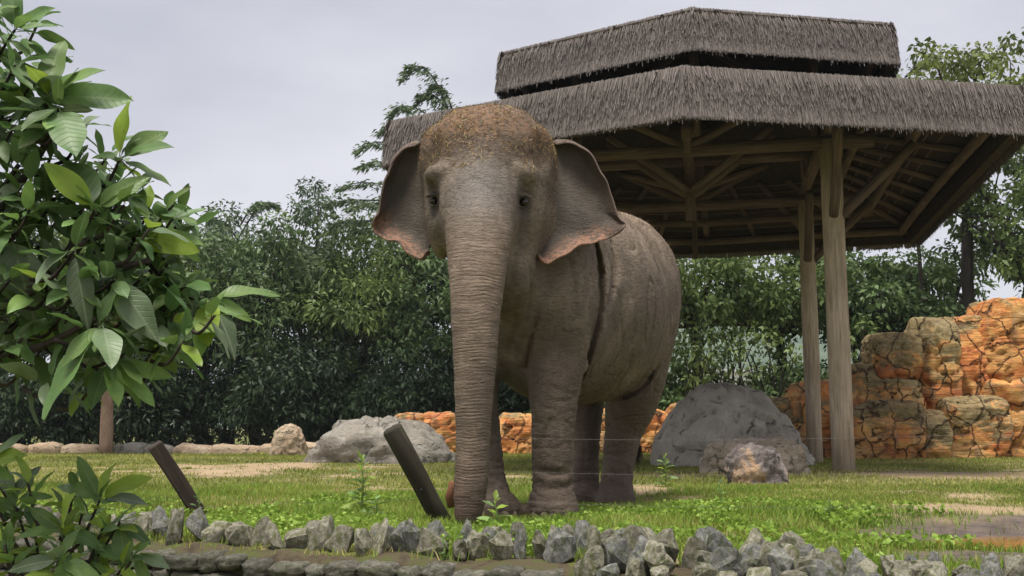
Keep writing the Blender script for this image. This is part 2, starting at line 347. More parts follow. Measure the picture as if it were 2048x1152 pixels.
# notch stones are too small; the low border stones along the back of the lawn
kerb = empty('stone_border', (-5, 20.4, 0)); tag(kerb, 'low row of pale flat stones edging the lawn before the dark trees', 'border')
px = -260
while px < 620:
    w = random.randint(60, 150); Y = 20.4 + random.uniform(-.2, .2); a = P(px, 905, Y); ww = w * Y / FPX
    Vt, F = block_rock((ww * 1.04, .5, .34), px + 7, 3.6, .07, .02, 20, 12)
    o = obj('stone', mesh('stone', Vt, F, M_beige if random.random() < .75 else M_gray), kerb)
    o.location = (a[0] + ww / 2 + 5, Y - 20.4, .03 + random.uniform(-.03, .03)); px += w
# ---- artificial orange rock walls
def rock_group(name, label, blocks, loc, seed0=100):
    e = empty(name, loc); tag(e, label, 'rock wall')
    for i, (x0, x1, y0, y1, Y, dep, mt, pw) in enumerate(blocks):
        a = P(x0, y1, Y); b = P(x1, y0, Y); zb = max(a[2], -.15) if y1 < 900 else -.15
        s = (b[0] - a[0], dep, b[2] - zb)
        Vt, F = block_rock((s[0] * (1.0 if seed0 == 100 else 1.05), s[1], s[2] * 1.03), seed0 + i * 7, pw + 3, .04, .06, 84, 62, None, 18)
        Vt[:, 2] = np.maximum(Vt[:, 2], -.25 - zb - s[2] / 2)
        o = obj('rock', mesh('rock', Vt, F, mt), e); o.location = ((a[0] + b[0]) / 2 - loc[0], Y + dep / 2 - loc[1], (zb + b[2]) / 2 - loc[2])
    return e
rock_group('rock_wall', 'tall orange and ochre stacked rock wall with moss beside the pavilion', [
    (1984, 2130, 594, 770, 17.4, 1.5, M_or, 5), (1994, 2130, 745, 925, 17.25, 1.6, M_or, 5.5), (2100, 2270, 578, 925, 17.6, 1.7, M_or, 4),
    (1918, 2000, 630, 822, 17.65, 1.3, M_or, 6), (1850, 1930, 632, 838, 17.5, 1.3, M_orm, 4.5),
    (1892, 2036, 792, 925, 17.05, 1.3, M_orm, 5.5), (1842, 1912, 820, 920, 17.05, 1.2, M_orm2, 5),
    (1762, 1852, 663, 770, 17.5, 1.1, M_orm2, 3.0), (1740, 1860, 752, 845, 17.35, 1.3, M_orm, 4),
    (1690, 1800, 728, 870, 17.5, 1.2, M_orm, 2.6), (1685, 1860, 800, 925, 16.95, 1.3, M_orm, 3.4),
    (1595, 1735, 762, 925, 17.5, 1.3, M_or, 2.6), (1520, 1645, 798, 920, 17.7, 1.2, M_orm, 2.3), (1860, 2200, 660, 920, 18.2, 1.2, M_orm2, 4), (1700, 1900, 760, 920, 18.1, 1.1, M_orm2, 4)], (7.5, 17.9, 0))
rock_group('rock_wall', 'low bright orange rock wall running behind the elephant legs', [
    (770, 850, 828, 912, 20.6, .9, M_or, 4), (838, 925, 825, 912, 20.4, .9, M_or, 4), (915, 1000, 826, 912, 20.6, .9, M_or, 4), (990, 1085, 824, 912, 20.4, .9, M_or, 4),
    (1070, 1180, 822, 912, 20.5, .9, M_or, 4), (1170, 1275, 818, 912, 20.4, .9, M_or, 4), (1262, 1345, 814, 912, 20.4, .9, M_or, 4), (1335, 1440, 808, 912, 20.5, .9, M_or, 4), (1430, 1545, 812, 912, 20.4, .9, M_orm, 4)], (.8, 20.8, 0), 400)

# ------------------------------------------------------------------ retaining wall and the row of upright stones
M_st1 = mat_stone('edging_stone', (.115, .105, .078), (.24, .22, .168), (.42, .39, .315), moss=(.10, .115, .035), mossamt=.75, scale=3.0)
M_st2 = mat_stone('edging_stone_dark', (.09, .09, .088), (.17, .168, .158), (.30, .29, .265), moss=(.09, .10, .035), mossamt=.65, scale=3.0)
M_wst = mat_stone('wall_stone', (.042, .039, .031), (.105, .098, .079), (.21, .19, .15), lichen=(.22, .22, .17), moss=(.05, .065, .02), mossamt=.5, scale=2.5)
STN = []
for i in range(14):
    m_ = hull_rock(50 + i, 13, 2, .13); m_.materials.append(M_st1 if i % 3 else M_st2); STN.append(m_)
WST = []
for i in range(8):
    Vt, F = block_rock((2, 2, 2), 900 + i * 3, 5, .10, .05, 22, 15, None, 9); WST.append(mesh('stone', Vt, F, M_wst))
edging = empty('stone_edging', (0, 4.6, 0)); tag(edging, 'row of rough pointed grey stones set upright along the edge of the moat wall', 'stone edging')
def put_stone(x, y, h, w, d, z0=None, tilt=.2):
    o = obj('stone', random.choice(STN), edging); zb = float(gz(x, y)) if z0 is None else z0
    o.scale = (w / 2, d / 2, h * .62); o.rotation_euler = (random.uniform(-tilt, tilt), random.uniform(-tilt, tilt), random.uniform(0, 6.28))
    o.location = (x, y - 4.6, zb + h * .30); return o
s = -3.3
while s < 2.9:
    ey = float(edge_y(s)); big = np.interp(s, [-3, .8, 1.4], [1.0, 1.0, .82])
    h = random.uniform(.115, .185) * big; w = random.uniform(.095, .165) * big
    put_stone(s, ey + np.interp(s, [-2, -.5, .6], [.25, .22, .20]) + random.uniform(-.03, .03), h, w, w * random.uniform(.7, 1))
    if -1.0 < s < 1.15 and random.random() < .9: put_stone(s + random.uniform(-.03, .06), ey + .36 + random.uniform(-.04, .05), random.uniform(.12, .18) * big, random.uniform(.11, .17), .14)
    if s > .2:
        put_stone(s + random.uniform(-.05, .05), ey + .0 + random.uniform(-.02, .03), random.uniform(.09, .14), random.uniform(.10, .16), .12, float(gz(s, ey + .3)) - .04)
        put_stone(s + random.uniform(-.05, .05), ey + .09 + random.uniform(-.02, .03), random.uniform(.10, .15), random.uniform(.11, .17), .13)
        if s < .9 and random.random() < .5: put_stone(s + random.uniform(-.05, .05), ey + .47 + random.uniform(-.04, .05), random.uniform(.11, .165), random.uniform(.11, .17), .13)
    s += w * random.uniform(.58, .82)
wall = empty('retaining_wall', (0, 4.4, MOAT)); tag(wall, 'dark mossy dry stone retaining wall below the row of upright stones', 'wall')
# core of the wall with a mossy ledge on top
CXs = np.arange(-6.5, 5.5, .05); VV = []; FF = []
for i, x in enumerate(CXs):
    e = float(edge_y(x)); zt = float(gz(x, e + .3)) - .006 + .02 * (fbm2(np.array(x * 4), np.array(1.), 4) - .5)
    rows = [(e + .5, zt - .10), (e + .42, zt - .01), (e + .30, zt + .012 + .01 * math.sin(x * 9)), (e + .16, zt + .008 + .012 * math.sin(x * 13 + 1)), (e + .06, zt - .012), (e + .035, zt - .05), (e + .06, MOAT - .05)]
    VV += [(x, y - 4.4, z - MOAT) for y, z in rows]
    if i:
        for j in range(6): FF.append(((i - 1) * 7 + j, (i - 1) * 7 + j + 1, i * 7 + j + 1, i * 7 + j))
k = N('mossy_ledge', .95); v = k.coord((1, 1, 1), False); n1 = k.noise(v, 7, 7, .7); n2 = k.noise(v, 30, 5, .7)
col = k.ramp(n1, [(.34, (.045, .034, .022)), (.48, (.09, .07, .042)), (.58, (.075, .085, .026)), (.74, (.125, .15, .04))]); k.color(col); k.normal(k.bump(n2, .8, .02)); M_ledge = k.m
obj('ledge', mesh('ledge', VV, FF, M_ledge), wall)
zc = [-.055, -.13, -.21, -.30, -.40]; hc = [.075, .08, .085, .10, .11]
for r_ in range(5):
    x = -5.0 + r_ * .06
    while x < 2.6:
        w = random.uniform(.09, .19); xm = x + w / 2; e = float(edge_y(xm)); dx = .05; ang = math.atan2(float(edge_y(xm + dx) - edge_y(xm - dx)), 2 * dx)
        L = w / 2 * 1.0 / max(.5, math.cos(ang))
        o = obj('stone', random.choice(WST), wall); zt = float(gz(xm, e + .3))
        o.scale = (L * 1.02, .075, hc[r_] * random.uniform(.40, .60)); o.rotation_euler = (random.uniform(-.08, .08), random.uniform(-.07, .07), ang + random.uniform(-.08, .08))
        o.location = (xm, e + .05 + random.uniform(-.022, .012) - 4.4, zt + zc[r_] + random.uniform(-.008, .008) - MOAT); x += w

# ------------------------------------------------------------------ elephant: one continuous skin from a distance field
HG = .0115
BMIN = np.array((-.62, 5.28, -.16)); BMAX = np.array((1.62, 9.0, 2.56))
gn = np.ceil((BMAX - BMIN) / HG).astype(int)
AX = [BMIN[i] + HG * np.arange(gn[i]) for i in range(3)]
FLD = np.full(gn, 9.0, np.float32)
def region(lo, hi):
    a = np.clip(((lo - BMIN) / HG).astype(int), 0, gn - 1); b = np.clip(((hi - BMIN) / HG).astype(int) + 2, 1, gn)
    sl_ = tuple(slice(a[i], b[i]) for i in range(3))
    X = AX[0][sl_[0]][:, None, None].astype(np.float32); Y = AX[1][sl_[1]][None, :, None].astype(np.float32); Z = AX[2][sl_[2]][None, None, :].astype(np.float32)
    return sl_, X, Y, Z
def smin(a, b, k):
    h = np.clip(.5 + .5 * (b - a) / k, 0, 1); return b * (1 - h) + a * h - k * h * (1 - h)
def add(dfun, lo, hi, k, sub=False):
    m = k + 4 * HG; s_, X, Y, Z = region(np.array(lo) - m, np.array(hi) + m); dd = dfun(X, Y, Z).astype(np.float32); f = FLD[s_]
    FLD[s_] = -smin(-f, dd, k) if sub else smin(f, dd, k)
def ell(c, r, k=.1, rot=0.0, sub=False):
    c = np.asarray(c); r = np.asarray(r); ca, sa = math.cos(rot), math.sin(rot)
    def f(X, Y, Z):
        x = X - c[0]; y = Y - c[1]; z = Z - c[2]; u = x * ca - y * sa; w = x * sa + y * ca    # w runs along the rotated depth axis
        k0 = np.sqrt((u / r[0]) ** 2 + (w / r[1]) ** 2 + (z / r[2]) ** 2); k1 = np.sqrt((u / r[0] ** 2) ** 2 + (w / r[1] ** 2) ** 2 + (z / r[2] ** 2) ** 2)
        return k0 * (k0 - 1) / np.maximum(k1, 1e-4)
    m = max(r[0], r[1]); R_ = np.array((m, m, r[2])); add(f, c - R_, c + R_, k, sub)
def limb(pts, rad, k=.1, sub=False, n=6):
    pts = spline(pts, n); rad = np.interp(np.linspace(0, len(rad) - 1, len(pts)), range(len(rad)), rad)
    pa = np.array(pts)
    def f(X, Y, Z):
        out = None
        for i in range(len(pts) - 1):
            a = pa[i]; ba = pa[i + 1] - a; L = ba.dot(ba)
            t_ = np.clip(((X - a[0]) * ba[0] + (Y - a[1]) * ba[1] + (Z - a[2]) * ba[2]) / L, 0, 1)
            dd = np.sqrt((X - a[0] - ba[0] * t_) ** 2 + (Y - a[1] - ba[1] * t_) ** 2 + (Z - a[2] - ba[2] * t_) ** 2) - (rad[i] + (rad[i + 1] - rad[i]) * t_)
            out = dd if out is None else np.minimum(out, dd)
        return out
    m = max(rad); add(f, pa.min(0) - m, pa.max(0) + m, k, sub)
RB = R(25)
# trunk of the body
ell((.24, 6.88, 1.40), (.47, .60, .70), .05, RB)
ell((.50, 7.42, 1.43), (.60, .85, .735), .12, RB)
ell((.78, 8.0, 1.55), (.545, .56, .665), .15, RB)
ell(P(1148, 590, 6.60), (.225, .36, .46), .07, RB)         # shoulder
ell(P(1005, 600, 6.75), (.24, .30, .42), .12, RB)
ell(P(1060, 620, 6.58), (.22, .22, .30), .14)             # breast
limb([P(1060, 480, 6.75), P(985, 390, 6.3)], [.45, .34], .15)
# legs
limb([P(1128, 600, 6.62), P(1112, 730, 6.5), P(1106, 850, 6.44), P(1106, 950, 6.42), P(1105, 1022, 6.40)], [.24, .185, .136, .128, .150], .10)
limb([P(975, 640, 6.8), P(954, 750, 6.66), P(962, 870, 6.56), P(974, 960, 6.46), P(988, 1024, 6.40)], [.20, .145, .125, .124, .145], .10)
limb([P(1258, 660, 7.9), P(1266, 775, 7.95), P(1248, 860, 8.02), P(1236, 940, 7.97), P(1231, 1004, 7.92)], [.33, .225, .145, .122, .138], .12)
limb([P(1180, 680, 8.25), P(1172, 790, 8.3), P(1170, 910, 8.24), P(1169, 1000, 8.18)], [.28, .16, .108, .125], .12)
for (fx, fy, Yf) in ((1106, 1028, 6.36), (990, 1030, 6.37), (1230, 1008, 7.88), (1170, 1003, 8.14)):
    c_ = P(fx, fy, Yf); c_[2] = float(gz(c_[0], c_[1])) + .05; ell(c_, (.150, .165, .10), .06)
# head
ell(P(940, 318, 6.22), (.27, .33, .312), .10); ell(P(1008, 316, 6.22), (.272, .33, .312), .13)
ell(P(868, 330, 6.28), (.09, .2, .22), .08); ell(P(1080, 330, 6.28), (.09, .2, .22), .08)
ell(P(962, 405, 6.06), (.285, .30, .36), .12)
ell(P(884, 430, 6.2), (.10, .2, .27), .08); ell(P(1052, 430, 6.2), (.12, .2, .27), .08)
ell(P(868, 350, 5.99), (.055, .09, .055), .07); ell(P(1052, 350, 5.99), (.06, .09, .055), .07)
ell(P(888, 345, 5.95), (.05, .07, .04), .06); ell(P(1032, 345, 5.95), (.05, .07, .04), .06)
ell(P(1004, 520, 6.16), (.165, .22, .25), .10)
limb([P(1010, 560, 6.2), P(1055, 640, 6.6)], [.17, .25], .14)
TR = [P(961, 400, 5.98), P(958, 470, 5.85), P(955, 540, 5.74), P(952, 620, 5.66), P(950, 700, 5.61), P(948, 800, 5.57), P(945, 900, 5.54), P(941, 980, 5.51), P(937, 1030, 5.50)]
limb(TR, [.225, .195, .163, .139, .122, .103, .089, .089, .072], .06)
# tail
limb([P(1322, 600, 8.45), P(1340, 680, 8.55), P(1310, 780, 8.55), P(1282, 850, 8.5), P(1276, 890, 8.48)], [.06, .045, .032, .022, .016], .05)
def hit(px, py, y0=5.0, y1=8.9):
    ys = np.arange(y0, y1, .006); r = ray(px, py); pts = np.stack([r[0] * ys / r[1], ys, CAMZ + r[2] * ys / r[1]], -1)
    ii = np.round((pts - BMIN) / HG).astype(int); ok = np.all((ii >= 0) & (ii < gn), 1)
    for q, i, o_ in zip(pts, ii, ok):
        if o_ and FLD[tuple(i)] < 0: return q
    return pts[len(pts) // 2]
# eye hollows, temple hollow, folds
EYES = [hit(866, 400), hit(1048, 402)]
for e_, sx in zip(EYES, (-1, 1)):
    ell(e_ + np.array((sx * .012, -.012, -.01)), (.046, .075, .110), .045, 0, True)
ell(hit(866, 300) + np.array((-.02, -.03, 0)), (.05, .07, .10), .08, 0, True); ell(hit(1088, 300) + np.array((.02, -.03, 0)), (.05, .07, .10), .08, 0, True)
for pl, rr_ in (([(1043, 445), (1034, 500), (1022, 560)], .016), ([(905, 330), (890, 365), (884, 400)], .010), ([(1018, 330), (1030, 365), (1034, 400)], .010), ([(1194, 480), (1206, 540), (1209, 600), (1198, 660), (1180, 720)], .065), ([(1226, 485), (1234, 540), (1226, 600), (1215, 650)], .04), ([(1140, 520), (1150, 580), (1146, 640)], .014), ([(1100, 840), (1085, 880), (1072, 900)], .008), ([(1068, 935), (1105, 945), (1142, 938)], .010), ([(1068, 965), (1105, 976), (1144, 968)], .010), ([(1208, 905), (1235, 912), (1262, 905)], .009), ([(1212, 940), (1236, 948), (1258, 942)], .009), ([(1060, 545), (1064, 590), (1050, 640)], .014), ([(1030, 600), (1030, 650), (1020, 700)], .012),
                ([(1070, 640), (1058, 690), (1052, 740)], .012), ([(1216, 800), (1250, 793), (1290, 775), (1318, 730)], .012), ([(1090, 560), (1078, 600), (1070, 650)], .008)):
    limb([hit(*q) for q in pl], [rr_ * .5] + [rr_] * (len(pl) - 2) + [rr_ * .4], .035, True, 4)
# deep overlapping folds: behind the shoulder, at the groin, between leg and breast
for pl, rr_, dmax in (([(1192, 470), (1202, 530), (1206, 590), (1198, 650), (1182, 710), (1168, 760)], .015, .065), ([(1222, 480), (1230, 535), (1226, 590)], .010, .035), ([(1214, 803), (1250, 794), (1290, 772), (1316, 730)], .013, .05), ([(1074, 640), (1062, 690), (1054, 740)], .009, .03)):
    q0 = [hit(*q) for q in pl]
    for dd_ in np.arange(0, dmax, .02): limb([q + np.array((-.35, .9, 0)) * dd_ for q in q0], [rr_ * .4] + [rr_] * (len(pl) - 2) + [rr_ * .3], .012, True, 4)
# eyelids and the cheek fold below the eyes
for e_, sx in zip(EYES, (-1, 1)):
    limb([e_ + np.array((-.04 , .02, .025)), e_ + np.array((0, .0, .036)), e_ + np.array((.04, .02, .025))], [.012, .019, .012], .02)
    limb([e_ + np.array((-.04, .02, -.018)), e_ + np.array((0, .005, -.036)), e_ + np.array((.04, .02, -.018))], [.007, .010, .007], .012)

def surface_nets(Fd, org, h):
    ins = Fd < 0; nx_, ny_, nz_ = Fd.shape
    cnt = np.zeros((nx_ - 1, ny_ - 1, nz_ - 1), np.int8)
    for a in (0, 1):
        for b in (0, 1):
            for c_ in (0, 1): cnt += ins[a:nx_ - 1 + a, b:ny_ - 1 + b, c_:nz_ - 1 + c_]
    act = (cnt > 0) & (cnt < 8); I = np.argwhere(act); vid = np.full(act.shape, -1, np.int32); vid[act] = np.arange(len(I))
    cor = np.array([(a, b, c_) for a in (0, 1) for b in (0, 1) for c_ in (0, 1)])
    val = np.stack([Fd[I[:, 0] + c_[0], I[:, 1] + c_[1], I[:, 2] + c_[2]] for c_ in cor], 1)
    acc = np.zeros((len(I), 3)); num = np.zeros(len(I))
    for i in range(8):
        for j in range(i + 1, 8):
            if np.abs(cor[i] - cor[j]).sum() == 1:
                m = (val[:, i] < 0) != (val[:, j] < 0); t_ = np.where(m, val[:, i] / (val[:, i] - val[:, j] + 1e-12), 0)
                acc += np.where(m[:, None], cor[i] + (cor[j] - cor[i]) * t_[:, None], 0); num += m
    V_ = org + h * (I + acc / num[:, None]); Q = []
    for ax in range(3):
        s0 = [slice(1, -1)] * 3; s1 = [slice(1, -1)] * 3; s0[ax] = slice(0, -1); s1[ax] = slice(1, None)
        A = ins[tuple(s0)]; B = ins[tuple(s1)]; ch = np.argwhere(A != B); up = A[tuple(ch.T)]
        o_ = np.ones(3, int); o_[ax] = 0; g = ch + o_
        u, w = [(1, 2), (2, 0), (0, 1)][ax]
        eu = np.zeros(3, int); eu[u] = 1; ew = np.zeros(3, int); ew[w] = 1
        q = np.stack([vid[tuple((g - eu - ew).T)], vid[tuple((g - ew).T)], vid[tuple(g.T)], vid[tuple((g - eu).T)]], 1)
        q[~up] = q[~up][:, ::-1]; Q.append(q)
    return V_, np.concatenate(Q)
EV, EF = surface_nets(FLD, BMIN, HG)
def vnormals(V, F):
    fn = np.cross(V[F[:, 2]] - V[F[:, 0]], V[F[:, 3]] - V[F[:, 1]]); out = np.zeros_like(V)
    for i in range(F.shape[1]): np.add.at(out, F[:, i], fn)
    return out / (np.linalg.norm(out, axis=1, keepdims=True) + 1e-12)
def lap(V, F, it=3, w=.5):
    for _ in range(it):
        s_ = np.zeros_like(V); c_ = np.zeros(len(V))
        for i in range(4):
            np.add.at(s_, F[:, i], V[F[:, (i + 1) % 4]]); np.add.at(c_, F[:, i], 1)
        V = V * (1 - w) + w * s_ / c_[:, None]
    return V
EV = lap(EV, EF, 3)
EN = vnormals(EV, EF)
# ---- how far along the trunk, and how near to it
trp = np.array(spline(TR, 12)); tl = np.concatenate([[0], np.cumsum(np.linalg.norm(np.diff(trp, axis=0), axis=1))])
trad = np.interp(np.linspace(0, 8, len(trp)), range(9), [.235, .205, .168, .144, .127, .108, .094, .094, .08])
near = EV[:, 1] < 6.2; ts = np.zeros(len(EV)); tm = np.zeros(len(EV))
ii = np.nonzero(near)[0]; D2 = np.linalg.norm(EV[ii][:, None, :] - trp[None], axis=2); bi = D2.argmin(1)
ts[ii] = tl[bi] + np.einsum('ij,ij->i', EV[ii] - trp[bi], (np.roll(trp, -1, 0) - trp)[np.minimum(bi, len(trp) - 2)]) / .06 * .06
tm[ii] = np.clip((trad[bi] * 1.14 - D2.min(1)) / (trad[bi] * .14), 0, 1)
zdown = TR[0][2] - EV[:, 2]
ringm = tm * np.clip((zdown - .06) / .25, 0, 1)
warp = fnoise(EV, 4.0) * .022 + fnoise(EV, 11.0) * .009
wav = .045 - .018 * np.clip(zdown / 1.6, 0, 1)
ph = np.cumsum(np.ones(1))  # phase integrated from the shrinking ring spacing
sgrid = np.linspace(-.4, 2.6, 600); lam = .0245 - .008 * np.clip(sgrid / 1.6, 0, 1); phg = np.cumsum((sgrid[1] - sgrid[0]) / lam)
phase = np.interp(zdown + warp, sgrid, phg) * 2 * math.pi
ring = (1 - np.abs(np.sin(phase / 2)) ** .6)
bodyn = fnoise(EV * np.array((1, 1, .55)), 11.0, (4, 0, 0)); fold = fnoise(EV * np.array((1.6, 1.6, .5)), 5.0, (0, 7, 0)); hn = fnoise(EV * np.array((.8, .8, 2.6)), 9.0, (1, 2, 3))
def ridge(sc, freq, off, w=.10): return np.clip(1 - np.abs(fnoise(EV * np.array(sc), freq, off)) / w, 0, 1)
bodym = (1 - tm) * np.clip((6.3 - EV[:, 1]) / -.25 , 0, 1)
rd_v = ridge((1.9, 1.9, .45), 3.2, (2, 8, 1), .09) * bodym * np.clip((EV[:, 2] - .6) / .3, 0, 1)          # hanging folds on the flank
rd_f = ridge((1.2, 1.2, .8), 9.0, (5, 1, 2), .14)
rd_h = ridge((.7, .7, 3.0), 6.0, (7, 3, 4), .12)
lowleg = np.clip((.75 - EV[:, 2]) / .3, 0, 1) * (1 - tm)
disp = ringm * .004 * hn + ringm * .002 * bodyn + (1 - ringm) * (.0030 * bodyn + .008 * fold) + lowleg * .006 * (-np.abs(hn) * 1.6 + .3) - .011 * rd_v * (1 - lowleg) - .0045 * rd_f * (1 - ringm) - .008 * rd_h * np.clip((1.15 - EV[:, 2]) / .5, 0, 1) * (1 - tm)
EV = EV + EN * disp[:, None]; EN = vnormals(EV, EF)
# ---- ears: thick curved flaps grown out of the head, joined to the same skin
def ear(root, outer, rootY, outY, curl, nS=44, nT=70, thick=.022, sign=1):
    rp_ = spline([np.array((a, b, y)) for (a, b), y in zip(root, rootY)], 10); op_ = spline([np.array((a, b, y)) for (a, b), y in zip(outer, outY)], 10)
    def res(pl, n):
        pl = np.array(pl); L = np.concatenate([[0], np.cumsum(np.linalg.norm(np.diff(pl[:, :2], axis=0), axis=1))]); q = np.linspace(0, L[-1], n)
        return np.stack([np.interp(q, L, pl[:, i]) for i in range(3)], 1)
    A = res(rp_, nT); B = res(op_, nT); G = np.zeros((nS, nT, 3)); S_ = np.zeros((nS, nT)); T_ = np.zeros((nS, nT))
    for j in range(nT):
        tt = j / (nT - 1)
        for i in range(nS):
            s_ = i / (nS - 1); a = A[j] * (1 - s_) + B[j] * s_
            dY = .05 * math.sin(math.pi * s_) * (1 - .4 * tt) + .018 * math.sin(7 * tt + 4 * s_) * s_ + .012 * math.sin(17 * tt + 2) * s_ ** 2
            f = curl(tt) * max(0, (s_ - .74) / .26) ** 1.6
            G[i, j] = P(a[0] - sign * f * 11 * 0, a[1] + 7 * f + 2.2 * math.sin(31 * tt) * s_ ** 3 + 1.8 * math.sin(53 * tt + 1) * s_ ** 4, a[2] + dY - .125 * f); S_[i, j] = s_; T_[i, j] = tt
    i0 = np.arange(nS * nT).reshape(nS, nT); Fq = np.stack([i0[:-1, :-1], i0[1:, :-1], i0[1:, 1:], i0[:-1, 1:]], -1).reshape(-1, 4)
    V_ = G.reshape(-1, 3); nn = vnormals(V_, Fq)
    if nn[:, 1].mean() > 0: Fq = Fq[:, ::-1]; nn = -nn
    n3 = fnoise(V_, 9, (2, 2, 2)); V_ = V_ + nn * (.006 * n3)[:, None]
    edge = np.clip((1 - S_.ravel()) / .06, 0, 1) * np.clip(T_.ravel() / .03, 0, 1) * np.clip((1 - T_.ravel()) / .03, 0, 1)
    th = thick * (.25 + .75 * np.sqrt(edge)) * (1 + .8 * (1 - S_.ravel()))
    back = V_ - nn * th[:, None]; n = len(V_)
    bd = list(i0[:, 0]) + list(i0[-1, 1:]) + list(i0[-2::-1, -1]) + list(i0[0, -2:0:-1])
    sideF = np.array([(bd[q], bd[(q + 1) % len(bd)], bd[(q + 1) % len(bd)] + n, bd[q] + n) for q in range(len(bd))])
    return np.concatenate([V_, back]), np.concatenate([Fq, Fq[:, ::-1] + n, sideF]), np.concatenate([S_.ravel()] * 2), np.concatenate([T_.ravel()] * 2), np.concatenate([np.zeros(n), np.ones(n)])
earL = ear([(852, 284), (856, 340), (864, 400), (872, 455), (866, 490)], [(836, 286), (806, 296), (782, 328), (768, 368), (757, 418), (746, 452), (764, 472), (800, 488), (836, 517), (852, 504)],
           [6.25, 6.22, 6.22, 6.24, 6.26], [6.26, 6.30, 6.33, 6.34, 6.33, 6.30, 6.25, 6.20, 6.16, 6.18], lambda t_: np.interp(t_, [0, .08, .25, .5, .6, 1], [.0, .5, 1, 1, .3, 0]), sign=-1)
earR = ear([(1096, 284), (1090, 340), (1084, 400), (1066, 450), (1058, 490)], [(1114, 290), (1136, 285), (1172, 300), (1203, 340), (1222, 385), (1238, 425), (1251, 448), (1222, 472), (1180, 486), (1130, 505), (1096, 527), (1078, 512)],
           [6.27, 6.24, 6.22, 6.24, 6.26], [6.28, 6.32, 6.36, 6.38, 6.36, 6.33, 6.30, 6.24, 6.20, 6.15, 6.12, 6.13], lambda t_: np.interp(t_, [0, .08, .3, .55, .62, 1], [0, .35, 1, 1, .1, 0]))
nb_ = len(EV); base = np.array((.45, 7.2, 0.0))
AV = [EV]; AF = [EF]; pink = [np.zeros(nb_)]; rim = [np.zeros(nb_)]; ears = [np.zeros(nb_)]
off = nb_
for (V_, F_, S_, T_, Bk), left in ((earL, 1), (earR, 0)):
    AV.append(V_); AF.append(F_ + off); off += len(V_)
    pz = np.array([0.0] * len(V_)); t0 = .50 if left else .56
    low = np.clip((T_ - t0) / .06, 0, 1) * np.clip((S_ - .60 - .15 * np.clip((.8 - T_), 0, 1)) / .26, 0, 1)
    pink.append(low); rim.append(np.clip((S_ - .82) / .12, 0, 1) * np.clip((t0 + .04 - T_) / .05, 0, 1)); ears.append(1 - Bk)
AV = np.concatenate(AV); AF = np.concatenate(AF); pink = np.concatenate(pink); rim = np.concatenate(rim); ears = np.concatenate(ears)
n_ear = len(AV) - nb_
ringA = np.concatenate([ringm, np.zeros(n_ear)]); phA = np.concatenate([phase, np.zeros(n_ear)])
hd = P(975, 265, 6.1); topd = np.clip((AV[:, 2] - (P(960, 352, 6.1)[2])) / .10, 0, 1) * (AV[:, 1] < 6.75) * (ears < .5); topd[nb_:] = 0
# reddish dust on crown, back and trunk tip
back_d = np.clip((AV[:, 2] - 1.85) / .4, 0, 1) * (AV[:, 1] > 6.8)
tip = np.clip((.42 - AV[:, 2]) / .3, 0, 1) * np.concatenate([tm, np.zeros(n_ear)])
face = np.exp(-(((AV[:, 0] - TR[0][0]) / .17) ** 2 + ((AV[:, 2] - 1.88) / .20) ** 2)) * (AV[:, 1] < 6.05)
sock = np.zeros(len(AV))
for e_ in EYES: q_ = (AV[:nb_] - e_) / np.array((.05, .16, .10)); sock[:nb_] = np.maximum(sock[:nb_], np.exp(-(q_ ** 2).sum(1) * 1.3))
k = N('elephant_skin', .66); k.b.inputs['Specular IOR Level'].default_value = .35; v = k.coord((1, 1, 1), False)
n1 = k.noise(v, 3.0, 7, .6, .3); n2 = k.noise(v, 34, 5, .65); vw = k.coord((22, 22, 75), False); n3 = k.noise(vw, 1.0, 6, .68, .8)
n6 = k.noise(k.coord((60, 60, 60), False), 1.0, 4, .7)
col = k.ramp(n1, [(.28, (.120, .089, .064)), (.5, (.192, .146, .104)), (.72, (.285, .222, .162))])
col = k.mix(k.ramp(n3, [(.40, .6), (.52, 0)]), col, (.070, .050, .036))
vl = k.coord((5, 5, 1.6), False); n7 = k.noise(vl, 1.6, 6, .65, .6); col = k.mix(k.ramp(n7, [(.46, 0), (.68, .5)]), col, (.075, .056, .042)); col = k.mix(k.ramp(n7, [(.30, .45), (.44, 0)]), col, (.29, .225, .16))
col = k.mix(k.math('MULTIPLY', k.attr('face'), .6), col, (.30, .27, .25))
rg = k.math('MULTIPLY', k.attr('ring'), k.ramp(k.math('FRACT', k.math('DIVIDE', k.attr('phase'), 6.28318)), [(0, 1), (.28, .12), (.5, 0), (.72, .12), (1, 1)]))
nrg = k.noise(k.coord((9, 9, 62), False), 1.0, 4, .6, .5); rg2 = k.math('MULTIPLY', k.attr('ring'), k.ramp(nrg, [(.40, 1), (.50, 0)]))
rg = k.math('MULTIPLY', rg, k.ramp(k.noise(k.coord((5, 5, 9), False), 1.6, 4, .6), [(.36, .08), (.62, 1)])); rg = k.math('MAXIMUM', rg, k.math('MULTIPLY', rg2, .8))
col = k.mix(k.math('MULTIPLY', rg, .5), col, (.07, .045, .03))
col = k.mix(k.math('MULTIPLY', k.attr('ring'), .22), col, (.30, .205, .135))
col = k.mix(k.math('MULTIPLY', k.attr('tip'), .75), col, (.085, .038, .030))
col = k.mix(k.math('MULTIPLY', k.attr('topd'), k.ramp(n1, [(.3, .3), (.62, .9)])), col, k.mix(k.ramp(k.math('ADD', n2, k.math('MULTIPLY', k.attr('low'), .16)), [(.48, 0), (.62, .85)]), (.225, .120, .062), (.055, .040, .027)))
col = k.mix(k.math('MULTIPLY', k.attr('backd'), k.ramp(n6, [(.4, .1), (.7, .75)])), col, (.34, .23, .13))
ec = k.ramp(n1, [(.3, (.050, .046, .038)), (.7, (.105, .084, .066))]); col = k.mix(k.math('MULTIPLY', k.attr('ear'), .7), col, ec)
